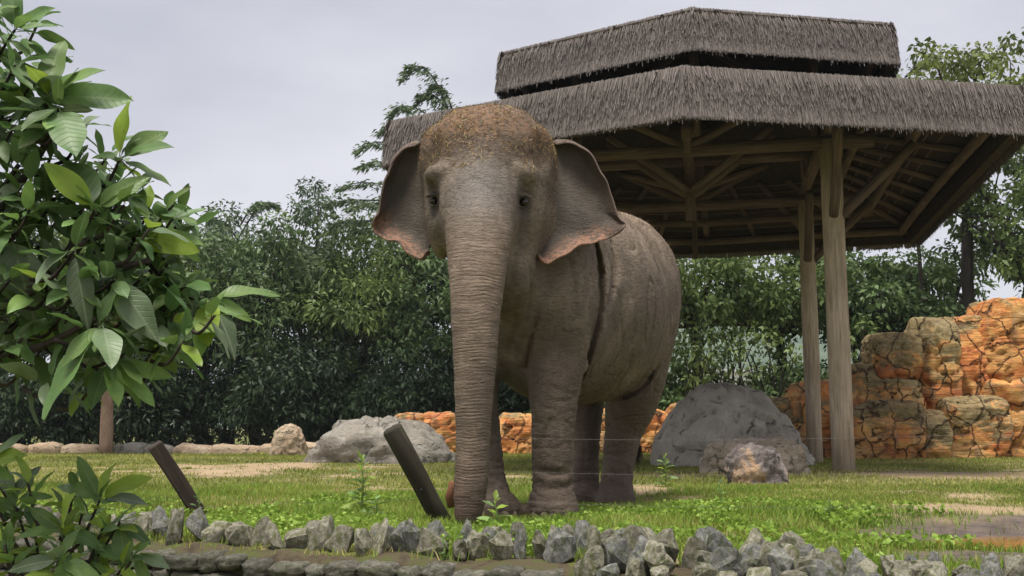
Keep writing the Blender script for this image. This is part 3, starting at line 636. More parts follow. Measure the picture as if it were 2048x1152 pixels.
fre = k.math('MULTIPLY', k.attr('pink'), k.ramp(n2, [(.42, .12), (.56, 1)])); col = k.mix(k.math('MULTIPLY', fre, .85), col, (.36, .18, .11))
col = k.mix(k.math('MULTIPLY', k.attr('rim'), .7), col, (.13, .085, .062))
vd = k.n('ShaderNodeTexVoronoi', feature='DISTANCE_TO_EDGE'); vd.inputs['Scale'].default_value = 1.0
dv_ = k.n('ShaderNodeVectorMath', operation='ADD'); k.l(k.coord((44, 44, 52), False), dv_.inputs[0])
nn_ = k.n('ShaderNodeTexNoise'); nn_.inputs['Scale'].default_value = 9; nn_.inputs['Detail'].default_value = 4; k.l(v, nn_.inputs['Vector']); sc9 = k.n('ShaderNodeVectorMath', operation='SCALE'); sc9.inputs['Scale'].default_value = 2.2; k.l(nn_.outputs[1], sc9.inputs[0]); k.l(sc9.outputs[0], dv_.inputs[1]); k.l(dv_.outputs[0], vd.inputs['Vector'])
crk = k.math('MULTIPLY', k.ramp(vd.outputs[0], [(0, 1), (.10, 0)]), k.math('SUBTRACT', 1.0, k.attr('ring')))
col = k.mix(k.math('MULTIPLY', crk, .22), col, (.05, .036, .026))
col = k.mix(k.math('MULTIPLY', k.attr('lowshade'), k.ramp(k.noise(k.coord((2.5, 2.5, 1.4), False), 1.5, 6, .65, .5), [(.36, .15), (.56, .75)])), col, (.088, .060, .042))  # shade of legs and lower body painted into the skin colour, broken by noise
col = k.mix(k.math('MULTIPLY', k.attr('sock'), .85), col, (.040, .035, .031))  # shade of the eye hollows painted into the skin colour
k.color(col)
hb = k.math('ADD', k.math('MULTIPLY', n3, .8), k.math('MULTIPLY', n2, .35)); k.normal(k.bump(hb, .85, .016, k.bump(k.math('SUBTRACT', 1.0, rg), .7, .007, k.bump(k.math('SUBTRACT', 1.0, crk), .5, .006))))
M_skin = k.m
eleph = empty('elephant', base); tag(eleph, 'large brown-grey elephant standing on the grass facing forward with its trunk hanging straight down', 'elephant')
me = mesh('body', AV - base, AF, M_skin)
for nm, ar in (('ring', ringA), ('phase', phA), ('pink', pink), ('rim', rim), ('ear', ears), ('topd', topd), ('backd', back_d), ('tip', tip), ('face', face), ('sock', sock), ('lowshade', np.clip((1.45 - AV[:, 2]) / .7, 0, 1)), ('low', np.clip((P(960, 262, 6.0)[2] - AV[:, 2]) / .12, 0, 1))): attr(me, nm, ar)
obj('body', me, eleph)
k = N('eye_dark', .22); k.color((.018, .010, .006)); k.b.inputs['Specular IOR Level'].default_value = .6; M_eye = k.m
SG, SF = sphere_grid(20, 14)
for e_ in EYES: obj('eye', mesh('eye', SG * .026 + e_ - base + np.array((0, .046, .004)), SF, M_eye), eleph)
M_nail = mat_simple('toenail_horn', (.19, .145, .105), .7)
for (fx, Yf) in ((1106, 6.36), (990, 6.37)):
    c_ = P(fx, 1028, Yf)
    for a in (-.85, -.42, 0, .42, .85):
        p_ = np.array((c_[0] + .146 * math.sin(a), c_[1] - .161 * math.cos(a), float(gz(c_[0], c_[1])) + .032)); obj('toenail', mesh('toenail', SG * np.array((.024, .006, .022)) + p_ - base, SF, M_nail), eleph)
# tail tuft and sparse hair: fine blades
def blades(pts, dirs, L, w, bend=.3):
    n = len(pts); sd = np.cross(dirs, rng.normal(size=(n, 3))); sd /= np.linalg.norm(sd, axis=1, keepdims=True) + 1e-9
    L = np.asarray(L)[:, None]; b = rng.normal(size=(n, 3)) * bend
    p1 = pts + dirs * L * .5; p2 = pts + (dirs + b) * L
    V_ = np.stack([pts - sd * w, pts + sd * w, p1 + sd * w * .8, p1 - sd * w * .8, p2], 1).reshape(-1, 3); i = np.arange(n) * 5
    F_ = np.concatenate([np.stack([i, i + 1, i + 2, i + 2], 1)[:, :3], np.stack([i, i + 2, i + 3], 1), np.stack([i + 3, i + 2, i + 4], 1)]); return V_, F_
M_hair = mat_simple('elephant_hair', (.16, .105, .06), .7)
tp = P(1276, 890, 8.48); n_ = 120
V_, F_ = blades(tp + rng.normal(size=(n_, 3)) * .012, np.tile((0, 0, -1.), (n_, 1)) + rng.normal(size=(n_, 3)) * .12, rng.uniform(.10, .2, n_), .0025, .1)
tag(obj('tail_tuft', mesh('tail_tuft', V_ - base, F_, mat_simple('tail_hair', (.02, .016, .013))), eleph), kind='stuff')
cand = np.nonzero((EN[:, 2] > .05) & (EV[:, 2] > 1.7) & (tm < .5))[0]; pick = rng.choice(cand, 3500)
V_, F_ = blades(EV[pick], EN[pick] + rng.normal(size=(len(pick), 3)) * .35, rng.uniform(.012, .035, len(pick)), .0009, .3)
tag(obj('hair', mesh('hair', V_ - base, F_, M_hair), eleph), kind='stuff')
# straw strewn over the crown
sc_ = [i for i in np.nonzero((EN[:, 2] > -.05) & (EV[:, 1] < 6.5) & (EV[:, 2] > P(960, 352, 6.0)[2]))[0]]
sc_ = np.array(sc_); dens = fnoise(EV[sc_], 7.0, (9, 1, 1)) + .35 * fnoise(EV[sc_], 20.0) + .30 - 1.4 * np.clip((P(960, 300, 6.0)[2] - EV[sc_][:, 2]) / .18, -.35, .45)*0.35
sc_ = sc_[dens > rng.uniform(.0, .55, len(sc_))]; pick = rng.choice(sc_, 3600)
tang = np.cross(EN[pick], rng.normal(size=(len(pick), 3))); tang /= np.linalg.norm(tang, axis=1, keepdims=True) + 1e-9
V_, F_ = blades(EV[pick] + EN[pick] * .003, tang + EN[pick] * rng.uniform(0, .22, len(pick))[:, None], rng.uniform(.010, .045, len(pick)), .0013, .25)
k = N('straw', .8); t_ = k.attr('tint'); k.color(k.ramp(t_, [(0, (.10, .05, .02)), (.45, (.28, .165, .065)), (.8, (.42, .32, .13)), (1, (.50, .46, .25))])); M_straw = k.m
me = mesh('straw', V_, F_, M_straw); attr(me, 'tint', np.repeat(rng.uniform(0, 1, len(pick)), 5)); tag(obj('straw', me), 'dry straw and grass bits strewn over the elephant crown', 'straw', kind='stuff')

# ------------------------------------------------------------------ thatched pavilion
k = N('thatch', .95); t_ = k.attr('tint'); v = k.coord((30, 30, 1.3), False); n1 = k.noise(v, 1.0, 6, .7)
n2 = k.noise(k.coord((1, 1, 1), False), 1.1, 5, .6)
f_ = k.math('ADD', k.math('MULTIPLY', t_, .65), k.math('MULTIPLY', n1, .5)); col = k.ramp(f_, [(.22, (.085, .069, .062)), (.5, (.155, .129, .117)), (.82, (.245, .211, .193))])
col = k.mix(k.ramp(n2, [(.42, 0), (.7, .55)]), col, (.13, .122, .105)); k.color(col); M_thatch = k.m
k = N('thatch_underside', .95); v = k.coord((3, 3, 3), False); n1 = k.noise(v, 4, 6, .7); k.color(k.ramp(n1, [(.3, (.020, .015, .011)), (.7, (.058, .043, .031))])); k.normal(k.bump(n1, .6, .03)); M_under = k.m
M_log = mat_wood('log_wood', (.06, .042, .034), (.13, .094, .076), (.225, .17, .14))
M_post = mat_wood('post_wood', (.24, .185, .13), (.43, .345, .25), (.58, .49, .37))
ZE, FH = 3.55, .55
A_ = Pz(1368, 236, ZE); D_ = Pz(768, 332, ZE); B_ = Pz(2060, 271, ZE); C_ = Pz(1834, 494, ZE)
Ax = (C_ - B_); D2_ = D_ + Ax; E_ = (C_ + D2_) / 2 + (C_ - B_) / np.linalg.norm(C_ - B_) * .5
LOW = [D_, A_, B_, C_, E_, D2_]; LOW = [p[:2] for p in LOW]
ZU = 4.75
A2 = Pz(1386, 101, ZU); L2 = Pz(995, 184, ZU); R2 = Pz(1796, 130, ZU); ax = Ax[:2] / np.linalg.norm(Ax[:2])
UP = [L2[:2], A2[:2], R2[:2], R2[:2] + ax * 3.3, (L2[:2] + R2[:2]) / 2 + ax * 3.9, L2[:2] + ax * 3.3]
cen = (np.array(LOW).mean(0)); base = np.array((cen[0], cen[1], 0.0))
pav = empty('thatched_pavilion', base); tag(pav, 'two-tiered thatched pavilion on round wooden posts behind the elephant', 'pavilion')
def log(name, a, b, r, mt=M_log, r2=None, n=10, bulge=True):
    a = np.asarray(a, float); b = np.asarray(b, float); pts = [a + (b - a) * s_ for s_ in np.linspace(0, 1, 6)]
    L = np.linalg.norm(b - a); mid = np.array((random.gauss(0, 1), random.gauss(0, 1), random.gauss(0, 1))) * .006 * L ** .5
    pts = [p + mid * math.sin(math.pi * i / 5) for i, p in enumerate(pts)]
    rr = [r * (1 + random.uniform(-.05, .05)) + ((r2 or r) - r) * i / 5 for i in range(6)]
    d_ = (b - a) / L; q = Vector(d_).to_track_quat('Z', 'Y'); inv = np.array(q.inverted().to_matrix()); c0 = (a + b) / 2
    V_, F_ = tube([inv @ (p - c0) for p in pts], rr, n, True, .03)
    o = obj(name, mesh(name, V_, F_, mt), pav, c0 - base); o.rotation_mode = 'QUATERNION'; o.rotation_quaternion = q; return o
def blog(*a, **kw):
    o = log(*a, **kw); o.parent = roof_low; return o
def v3(p, z): return np.array((p[0], p[1], z))
def inset(poly, f, c): return [c + (np.array(p) - c) * f for p in poly]
def slab(name, o_poly, zo, i_poly, zi, th, mt):          # sloping ring of roof, closed
    n = len(o_poly); V_ = [v3(p, zo) for p in o_poly] + [v3(p, zi) for p in i_poly] + [v3(p, zo - th) for p in o_poly] + [v3(p, zi - th) for p in i_poly]; F_ = []
    for i in range(n):
        j = (i + 1) % n; F_ += [(i, j, n + j, n + i), (2 * n + j, 2 * n + i, 3 * n + i, 3 * n + j), (j, i, 2 * n + i, 2 * n + j), (n + i, n + j, 3 * n + j, 3 * n + i)]
    return obj(name, mesh(name, [p - base for p in V_], F_, mt, False), pav)
lowc = cen; INN = inset(LOW, .12, lowc); SL = .75
ZT = ZE + FH                     # crest of the lower eave
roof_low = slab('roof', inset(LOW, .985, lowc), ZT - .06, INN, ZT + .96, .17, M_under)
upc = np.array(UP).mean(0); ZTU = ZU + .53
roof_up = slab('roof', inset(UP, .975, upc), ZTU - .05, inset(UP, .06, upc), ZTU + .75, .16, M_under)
# thatch: hanging fringe of the eaves and the sloping cover, many thin straws
def thatch(poly, z0, z1, slope_in, rise, cpt, seed):
    r = np.random.default_rng(seed); V_ = []; T_ = []
    n = len(poly)
    for i in range(n):
        a = np.array(poly[i]); b = np.array(poly[(i + 1) % n]); L = np.linalg.norm(b - a); e = (b - a) / L; nout = np.array((e[1], -e[0]))
        if nout.dot((a + b) / 2 - cpt) < 0: nout = -nout
        vis = 1.0 if i in (0, 1) else .35
        m = int(L * 2300 * vis); s_ = r.uniform(-.01, L + .01, m); lay = r.uniform(0, 1, m) ** .8 * (r.uniform(0, 1, m) > .3)
        zt = z1 + .004 - lay * (z1 - z0) * .78 + r.normal(0, .006, m); zb = np.maximum(zt - r.uniform(.10, .40, m), z0 + np.abs(r.normal(0, .014, m)) + .008 * np.sin(s_ * 9))
        low_ = r.uniform(0, 1, m) < .3; zb = np.where(low_, z0 + r.normal(0, .011, m) - .05 * (r.uniform(0, 1, m) < .02), zb)
        o0 = -.055 + .055 * (1 - (zt - z0) / (z1 - z0)) + r.uniform(-.012, .012, m); o1 = .0 + .03 * (1 - (zb - z0) / (z1 - z0)) + r.uniform(-.010, .012, m)
        w = r.uniform(.002, .0052, m) / (vis ** .7); dx = r.normal(0, .006, m)
        for (ss, oo, zz) in ((s_ - w, o0, zt), (s_ + w, o0, zt), (s_ + w * .7 + dx, o1, zb), (s_ - w * .7 + dx, o1, zb)):
            q = a[None] + e[None] * ss[:, None] + nout[None] * oo[:, None]; V_.append(np.concatenate([q, zz[:, None]], 1))
        k4 = V_[-4:]; V_ = V_[:-4] + [np.stack(k4, 1).reshape(-1, 3)]; T_.append(np.repeat(r.uniform(0, 1, m), 4))
        # sloping cover
        m2 = int(L * 160 * vis); s2 = r.uniform(0, L, m2); q2 = r.uniform(0, 1, m2); k4 = []
        for (dw, dq) in ((-1, .12), (1, .12), (1, 0), (-1, 0)):
            qq = np.clip(q2 + dq, 0, 1.1); p_ = a[None] + e[None] * s2[:, None]; p_ = p_ + (cpt[None] - p_) * (qq * slope_in)[:, None] + e[None] * (dw * .012)
            k4.append(np.concatenate([p_, (z1 - .03 + rise * qq + r.uniform(0, .012, m2) - .015 * (dq > 0))[:, None]], 1))
        V_.append(np.stack(k4, 1).reshape(-1, 3)); T_.append(np.repeat(r.uniform(0, 1, m2), 4))
    V_ = np.concatenate(V_); F_ = np.arange(len(V_)).reshape(-1, 4); me = mesh('thatch', V_ - base, F_, M_thatch, False); attr(me, 'tint', np.concatenate(T_))
    return tag(obj('thatch', me, roof_low if seed == 1 else roof_up), kind='stuff')
thatch(LOW, ZE, ZT, .75, .78, lowc, 1); thatch(UP, ZU, ZTU, .9, .7, upc, 2)
def apron(name, poly, z0, z1, c0):   # solid core behind the straw of an eave
    n = len(poly); V_ = []; F_ = []
    for f in (.988, .955):
        for z in (z0, z1): V_ += [v3(p, z) - base for p in inset(poly, f, c0)]
    for i in range(n):
        j = (i + 1) % n; F_ += [(i, j, n + j, n + i), (2 * n + j, 2 * n + i, 3 * n + i, 3 * n + j), (j, i, 2 * n + i, 2 * n + j), (n + i, n + j, 3 * n + j, 3 * n + i)]
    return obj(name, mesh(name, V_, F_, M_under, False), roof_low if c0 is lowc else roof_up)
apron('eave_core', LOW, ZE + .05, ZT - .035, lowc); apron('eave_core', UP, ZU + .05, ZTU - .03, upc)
# posts
p1 = Pz(1688, 946, 0)[:2]; q2 = P(1618, 600, 15.4)[:2]
vv = np.array((ax[1], -ax[0])); wid = 3.4
posts = [p1, q2, p1 - vv * wid, q2 - vv * wid]
ZTIE = 3.93
log('post', v3(p1, -.2), v3(p1, ZTIE + .02), .128, M_post, .118, 14); log('post', v3(q2, -.2), v3(q2, ZTIE), .118, M_post, .11, 14)
log('post', v3(p1 - vv * wid, -.2), v3(p1 - vv * wid, ZTIE + .02), .125, M_post, .115, 14); log('post', v3(q2 - vv * wid, -.2), v3(q2 - vv * wid, ZTIE), .12, M_post, .11, 14)
fl, fr, bl, br = p1 - vv * wid, p1, q2 - vv * wid, q2
def ext(a, b, m): d_ = (b - a) / np.linalg.norm(b - a); return a - d_ * m, b + d_ * m
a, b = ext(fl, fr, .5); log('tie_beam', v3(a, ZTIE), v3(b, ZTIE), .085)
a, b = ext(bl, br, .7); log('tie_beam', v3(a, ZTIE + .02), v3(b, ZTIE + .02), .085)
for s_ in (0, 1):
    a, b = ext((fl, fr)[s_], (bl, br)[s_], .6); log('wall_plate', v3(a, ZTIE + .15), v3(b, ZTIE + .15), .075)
mf = (fl + fr) / 2; mb = (bl + br) / 2; mm_ = (mf + mb) / 2
for q_, zt in ((mm_, 4.85), (mb, 4.85), (mf, 4.85)):
    log('king_post', v3(q_, ZTIE - (.55 if q_ is mm_ else .05)), v3(q_, zt), .07)
    for sg in (-1, 1):
        log('strut', v3(q_, ZTIE + .02 + (-.25 if q_ is mm_ else 0)), v3(q_ + vv * sg * 1.15, ZTIE + .62), .055)
a, b = ext(mf, mb, .4); log('ridge_tie', v3(a, ZTIE + .16), v3(b, ZTIE + .16), .07)
ml, mr = (fl + bl) / 2, (fr + br) / 2
a, b = ext(ml, mr, .3); log('tie_beam', v3(a, ZTIE + .29), v3(b, ZTIE + .29), .075)
for q_ in (mm_,):
    for c_ in (fl, fr, bl, br): log('strut', v3(q_, ZTIE - .15), v3(q_ + (c_ - q_) * .62, ZTIE + .42), .055)
# hanging lath seen below the beam
log('hanger', v3(mb + ax * .9, 3.25), v3(mb + ax * .9, 4.15), .045)
# knee braces on the posts
for q_, dirs_ in ((fr, (ax, vv, -ax)), (br, (vv, -ax, ax)), (fl, (-vv, ax)), (bl, (-vv,))):
    for d_ in dirs_: log('knee_brace', v3(q_ + d_ * .08, 3.02), v3(q_ + d_ * .95, 3.86), .06)
# eave purlins, mid purlins, rafters, battens
def under(f): return ZT - .06 - .17 + (.58) * (1 - f) / .5      # underside height at inset factor f
for f, r_ in ((.92, .062), (.74, .062), (.58, .055)):
    ring_ = inset(LOW, f, lowc); z_ = under(f) - .125 - r_
    for i in range(6):
        a, b = ext(ring_[i], ring_[(i + 1) % 6], .10); log('purlin', v3(a, z_), v3(b, z_), r_)
for i in range(6):
    a = np.array(LOW[i]); b = np.array(LOW[(i + 1) % 6]); L = np.linalg.norm(b - a); m = max(2, int(L / .85))
    for j in range(m + 1):
        if j == m: continue
        s_ = (j + (.0 if j == 0 else .0)) / m; p_ = a + (b - a) * s_; po = lowc + (p_ - lowc) * .955; pi_ = lowc + (p_ - lowc) * .5
        log('hip_rafter' if j == 0 else 'rafter', v3(po, under(.955) - .055), v3(pi_, under(.5) - .055), .06 if j == 0 else .045, n=8)
    for f in np.arange(.55, .96, .05):
        c1 = lowc + (a - lowc) * f; c2 = lowc + (b - lowc) * f; blog('batten', v3(c1, under(f) - .012), v3(c2, under(f) - .012), .018, n=6)
# uprights between the two roofs, upper rafters
for i in range(6):
    p_ = upc + (np.array(UP[i]) - upc) * .62; log('upper_post', v3(p_, ZTIE + .1), v3(p_, ZU + .38), .06)
    q_ = np.array(UP[i]); log('upper_rafter', v3(upc + (q_ - upc) * .95, ZTU - .28), v3(upc + (q_ - upc) * .08, ZTU + .45), .05, n=8)
    c1 = upc + (np.array(UP[i]) - upc) * .9; c2 = upc + (np.array(UP[(i + 1) % 6]) - upc) * .9; log('upper_purlin', v3(c1, ZTU - .33), v3(c2, ZTU - .33), .05, n=8)

# ------------------------------------------------------------------ leaning fence posts and wires
M_dark = mat_wood('dark_post_wood', (.028, .020, .016), (.052, .038, .030), (.10, .075, .06)); M_mossy = mat_wood('mossy_post_wood', (.022, .018, .012), (.045, .038, .026), (.09, .085, .045))
def fence_post(t0, t1, Y, w, mt, label, sq):
    a = P(t1[0], t1[1], Y); b = P(t0[0], t0[1], Y - .12); d_ = (b - a) / np.linalg.norm(b - a); a = a - d_ * .15; L = np.linalg.norm(b - a)
    q = Vector(d_).to_track_quat('Z', 'Y'); n = 4 if sq else 10
    pts = [(0, 0, 0), (0, 0, L * .3), (.004, 0, L * .6), (0, 0, L - .012), (0, 0, L)]; V_, F_ = tube(pts, [w, w, w, w, w * .86], n, True, .05 if not sq else .02)
    e = empty('fence_post', a); e.rotation_mode = 'QUATERNION'; e.rotation_quaternion = q; tag(e, label, 'post', 'leaning fence posts')
    me = mesh('shaft', V_, F_, mt, not sq); o = obj('shaft', me, e)
    if sq: o.rotation_euler = (0, 0, R(38)); bv = o.modifiers.new('b', 'BEVEL'); bv.width = .008; bv.segments = 2
    V_, F_ = tube([(w * .5, -w * .6, L * .45), (w * 1.15, -w * .6, L * .46)], .006, 6); io = obj('insulator', mesh('insulator', V_, F_, mat_simple('insulator_black', (.02, .02, .02))), o); io.matrix_parent_inverse = Matrix.Rotation(-R(38) if sq else 0, 4, 'Z')
    return a, d_, L
pa1 = fence_post((308, 888), (385, 1006), 6.35, .062, M_dark, 'dark brown squared fence post leaning over at the grass edge by the leafy shrub', True)
pa2 = fence_post((783, 856), (872, 1022), 5.85, .058, M_mossy, 'dark round mossy-topped fence post leaning beside the elephant trunk', False)
k = N('wire_steel', .5); k.color((.16, .15, .14)); k.b.inputs['Metallic'].default_value = .6; M_wire = k.m
for i, (f, lab) in enumerate(((.93, 'uppermost thin steel wire strung between the leaning posts'), (.62, 'middle thin steel wire strung between the leaning posts'), (.34, 'lowest thin steel wire strung between the leaning posts'))):
    a = pa1[0] + pa1[1] * pa1[2] * f; b = pa2[0] + pa2[1] * pa2[2] * f; dd = (b - a); c_ = np.array((2.6, 5.1, b[2] + .02))
    l0 = a - dd * 1.2; pts = []
    for s0, s1 in ((l0, a), (a, b), (b, c_)):
        for t_ in np.linspace(0, 1, 9)[:-1 if s1 is not c_ else None]: pts.append(s0 + (s1 - s0) * t_ - np.array((0, 0, .03 * math.sin(math.pi * t_))))
    V_, F_ = tube(pts, .0006, 5); tag(obj('fence_wire', mesh('fence_wire', V_, F_, M_wire)), lab, 'wire', 'fence wires')
# broken stick lying by the trunk tip
V_, F_ = tube([P(904, 1012, 5.72), P(899, 992, 5.70), P(906, 976, 5.69), P(902, 962, 5.69)], [.022, .03, .024, .012], 8, True, .22)
tag(obj('wood_chunk', mesh('wood_chunk', V_, F_, mat_wood('red_brown_wood', (.09, .035, .02), (.20, .085, .045), (.30, .15, .09)))), 'short reddish-brown broken piece of wood standing beside the trunk tip', 'wood')

# ------------------------------------------------------------------ far white building
bb = empty('white_building', (16.5, 92, 0)); tag(bb, 'distant long low white building glimpsed between tree trunks', 'building')
def bx(name, lo, hi, mt, par):
    x0, y0, z0 = lo; x1, y1, z1 = hi; V_ = [(x0, y0, z0), (x1, y0, z0), (x1, y1, z0), (x0, y1, z0), (x0, y0, z1), (x1, y0, z1), (x1, y1, z1), (x0, y1, z1)]
    return obj(name, mesh(name, V_, [(0, 3, 2, 1), (4, 5, 6, 7), (0, 1, 5, 4), (1, 2, 6, 5), (2, 3, 7, 6), (3, 0, 4, 7)], mt, False), par)
M_white = mat_simple('white_paint', (.78, .78, .76), .7, .04); bw = bx('wall', (-7, 0, -.3), (9, 8, 5.2), M_white, bb); bx('roof', (-7.5, -.6, 5.2), (9.5, 8.6, 5.45), mat_simple('roof_sheet', (.55, .56, .57), .6, .06), bb)
for wx in (-5, -2, 1, 4, 7): bx('window', (wx - .7, -.06, 2.6), (wx + .7, .02, 4.0), mat_simple('dark_glass', (.03, .035, .04), .2), bw)

# ------------------------------------------------------------------ trees
M_bark = mat_wood('bark_dark', (.018, .015, .012), (.04, .033, .026), (.075, .062, .05), (5, 5, 1.2)); M_barkt = mat_wood('bark_tan', (.22, .14, .10), (.36, .24, .17), (.46, .33, .25), (6, 6, 1.5))
M_lf = {'dark': mat_leaf('foliage_dark', (.022, .046, .020), (.13, .20, .068), .28), 'mid': mat_leaf('foliage_mid', (.030, .060, .018), (.165, .225, .065), .3),
        'blue': mat_leaf('foliage_blue_green', (.032, .064, .036), (.18, .245, .125), .3), 'yel': mat_leaf('foliage_yellow_green', (.05, .075, .018), (.21, .25, .06), .35),
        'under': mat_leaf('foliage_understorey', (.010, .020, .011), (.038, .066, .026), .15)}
def leafquads(p, d_, L, w, r, droop=.25):
    n = len(p); d_ = d_ / (np.linalg.norm(d_, axis=1, keepdims=True) + 1e-9); s_ = np.cross(d_, r.normal(size=(n, 3))); s_ /= np.linalg.norm(s_, axis=1, keepdims=True) + 1e-9
    L = L[:, None]; w = w[:, None]; mid = p + d_ * L * .45
    V_ = np.stack([p, mid + s_ * w, p + d_ * L - np.array((0, 0, 1.)) * L * droop, mid - s_ * w], 1).reshape(-1, 3)
    return V_
def crown_mesh(cs, rs, per, L, asp, r, flat=.7, droop=.25, outw=None):
    Vs = []; Ts = []
    for c_, rad in zip(cs, rs):
        m = max(6, int(per * r.uniform(.7, 1.3))); dr = r.normal(size=(m, 3)); dr /= np.linalg.norm(dr, axis=1, keepdims=True); rr = rad * r.uniform(.15, 1, m) ** .5
        p_ = c_ + dr * rr[:, None] * np.array((1, 1, flat)); d_ = dr * .8 + r.normal(size=(m, 3)) * .6 + np.array((0, 0, -droop * 1.2))
        if outw is not None: d_ = d_ + outw * .6
        LL = L * r.uniform(.6, 1.3, m); Vs.append(leafquads(p_, d_, LL, LL * asp * r.uniform(.8, 1.2, m), r, droop)); Ts.append(np.repeat(np.clip(r.uniform(0, .75) + r.uniform(0, .3, m), 0, 1), 4))
    V_ = np.concatenate(Vs); return V_, np.arange(len(V_)).reshape(-1, 4), np.concatenate(Ts)
def tree(name, x, y, h, crx, crz, label, kind='dark', seed=1, nclump=110, per=62, L=.17, asp=.22, trunk_r=.16, cz=None, group=None, lean=(0, 0), bark=None, limbs=8, crad=(.35, .75), z0=None, shell=.45, flat=.7):
    r = np.random.default_rng(seed); z0 = float(gz(x, y)) - .05 if z0 is None else z0
    e = empty(name, (x, y, z0)); tag(e, label, 'tree' if 'tree' in name or 'bamboo' in name else 'shrub', group)
    cz = h - crz if cz is None else cz; cc = np.array((lean[0], lean[1], cz))
    dr = r.normal(size=(nclump, 3)); dr /= np.linalg.norm(dr, axis=1, keepdims=True); u = r.uniform(shell, 1, nclump)
    cs = cc + dr * u[:, None] * np.array((crx, crx, crz)) * (1 + .22 * np.sin(dr[:, :1] * 5 + seed) + .15 * np.sin(dr[:, 2:] * 7 + seed)); rs = r.uniform(crad[0], crad[1], nclump)
    cs[:, 2] = np.maximum(cs[:, 2], .25)
    V_, F_, T_ = crown_mesh(cs, rs, per, L, asp, r, flat); me = mesh('crown', V_, F_, M_lf[kind], False); attr(me, 'tint', T_); tag(obj('crown', me, e), kind=None)
    mb = MB(); fork = np.array((lean[0] * .5, lean[1] * .5, max(.3, cz - crz * .75)))
    mb.add(tube(spline([(0, 0, 0), fork * .5 + np.array((r.normal() * .08, r.normal() * .08, 0)), fork], 5), list(np.linspace(trunk_r * 1.15, trunk_r * .72, 11)), 9, True, .05))
    idx_ = r.choice(nclump, min(limbs, nclump), False)
    for q_ in idx_:
        tgt = cs[q_]; midp = (fork + tgt) / 2 + r.normal(size=3) * .15 * crx + np.array((0, 0, -.08 * crz)); pts = spline([fork - np.array((0, 0, .1)), midp, tgt], 5)
        mb.add(tube(pts, list(np.linspace(trunk_r * .55, trunk_r * .1, len(pts))), 6))
        for _ in range(2):
            o2 = cs[r.integers(nclump)]
            if np.linalg.norm(o2 - midp) < crx * 1.1: mb.add(tube(spline([midp, (midp + o2) / 2 + r.normal(size=3) * .1, o2], 3), list(np.linspace(trunk_r * .28, trunk_r * .06, 7)), 5))
    obj('trunk', mb.mesh('trunk', bark or M_bark), e); return e
GB = 'trees in the dense row behind the lawn'; LB = 'dense dark green tree in the row behind the lawn and stone border'
def at(px, Y): return (px - 1024) / FPX * Y * 1.0
def zt(py, Y): return P(1024, py, Y)[2]
row = [(-160, 27, 400, 2.2, 'dark'), (10, 26, 420, 1.9, 'mid'), (150, 28, 395, 2.0, 'dark'), (290, 26, 425, 1.8, 'dark'), (410, 27.5, 400, 1.6, 'blue'), (520, 26, 440, 1.7, 'dark'), (620, 27.5, 420, 1.7, 'blue'),
       (720, 26, 440, 1.6, 'mid'), (815, 27, 440, 1.6, 'blue'), (900, 26, 480, 1.7, 'dark'), (1010, 27, 500, 1.7, 'dark')]
LBS = ['dark tree half hidden behind the foreground big-leaved tree'] * 3 + ['dark green tree in the back row right beside the tan-trunked lawn tree', 'blue-green tree in the back row below the slim leaning treetop', 'dark green tree in the back row behind the small beige boulder',
       'blue-green tree in the back row behind the wide grey boulder', 'lighter green tree in the back row behind the tall upright weed', 'blue-green tree in the back row behind the leaning mossy post', 'dark tree in the back row behind the elephant trunk', 'dark tree in the back row seen between the elephant legs']
for i, (px, Y, py, cr, kd) in enumerate(row):
    h = zt(py, Y); tree('broadleaf_tree', at(px, Y), Y, h, cr, h * .36, LBS[i], kd, 20 + i, 105, 120, .16, .19, .15, None, GB, limbs=8, crad=(.3, .8), shell=.55, flat=.6)
GU = 'dark shrubs under the tree row'; LU = 'dark shadowy undergrowth shrub at the foot of the tree row'
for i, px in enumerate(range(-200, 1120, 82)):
    Y = 24.2 + (i % 3) * .8; h = zt(random.randint(640, 720), Y); tree('undergrowth_shrub', at(px, Y), Y, h, 1.0, h * .52, LU, 'under', 70 + i, 62, 90, .15, .2, .06, None, GU, limbs=6, shell=.2, crad=(.3, .55))
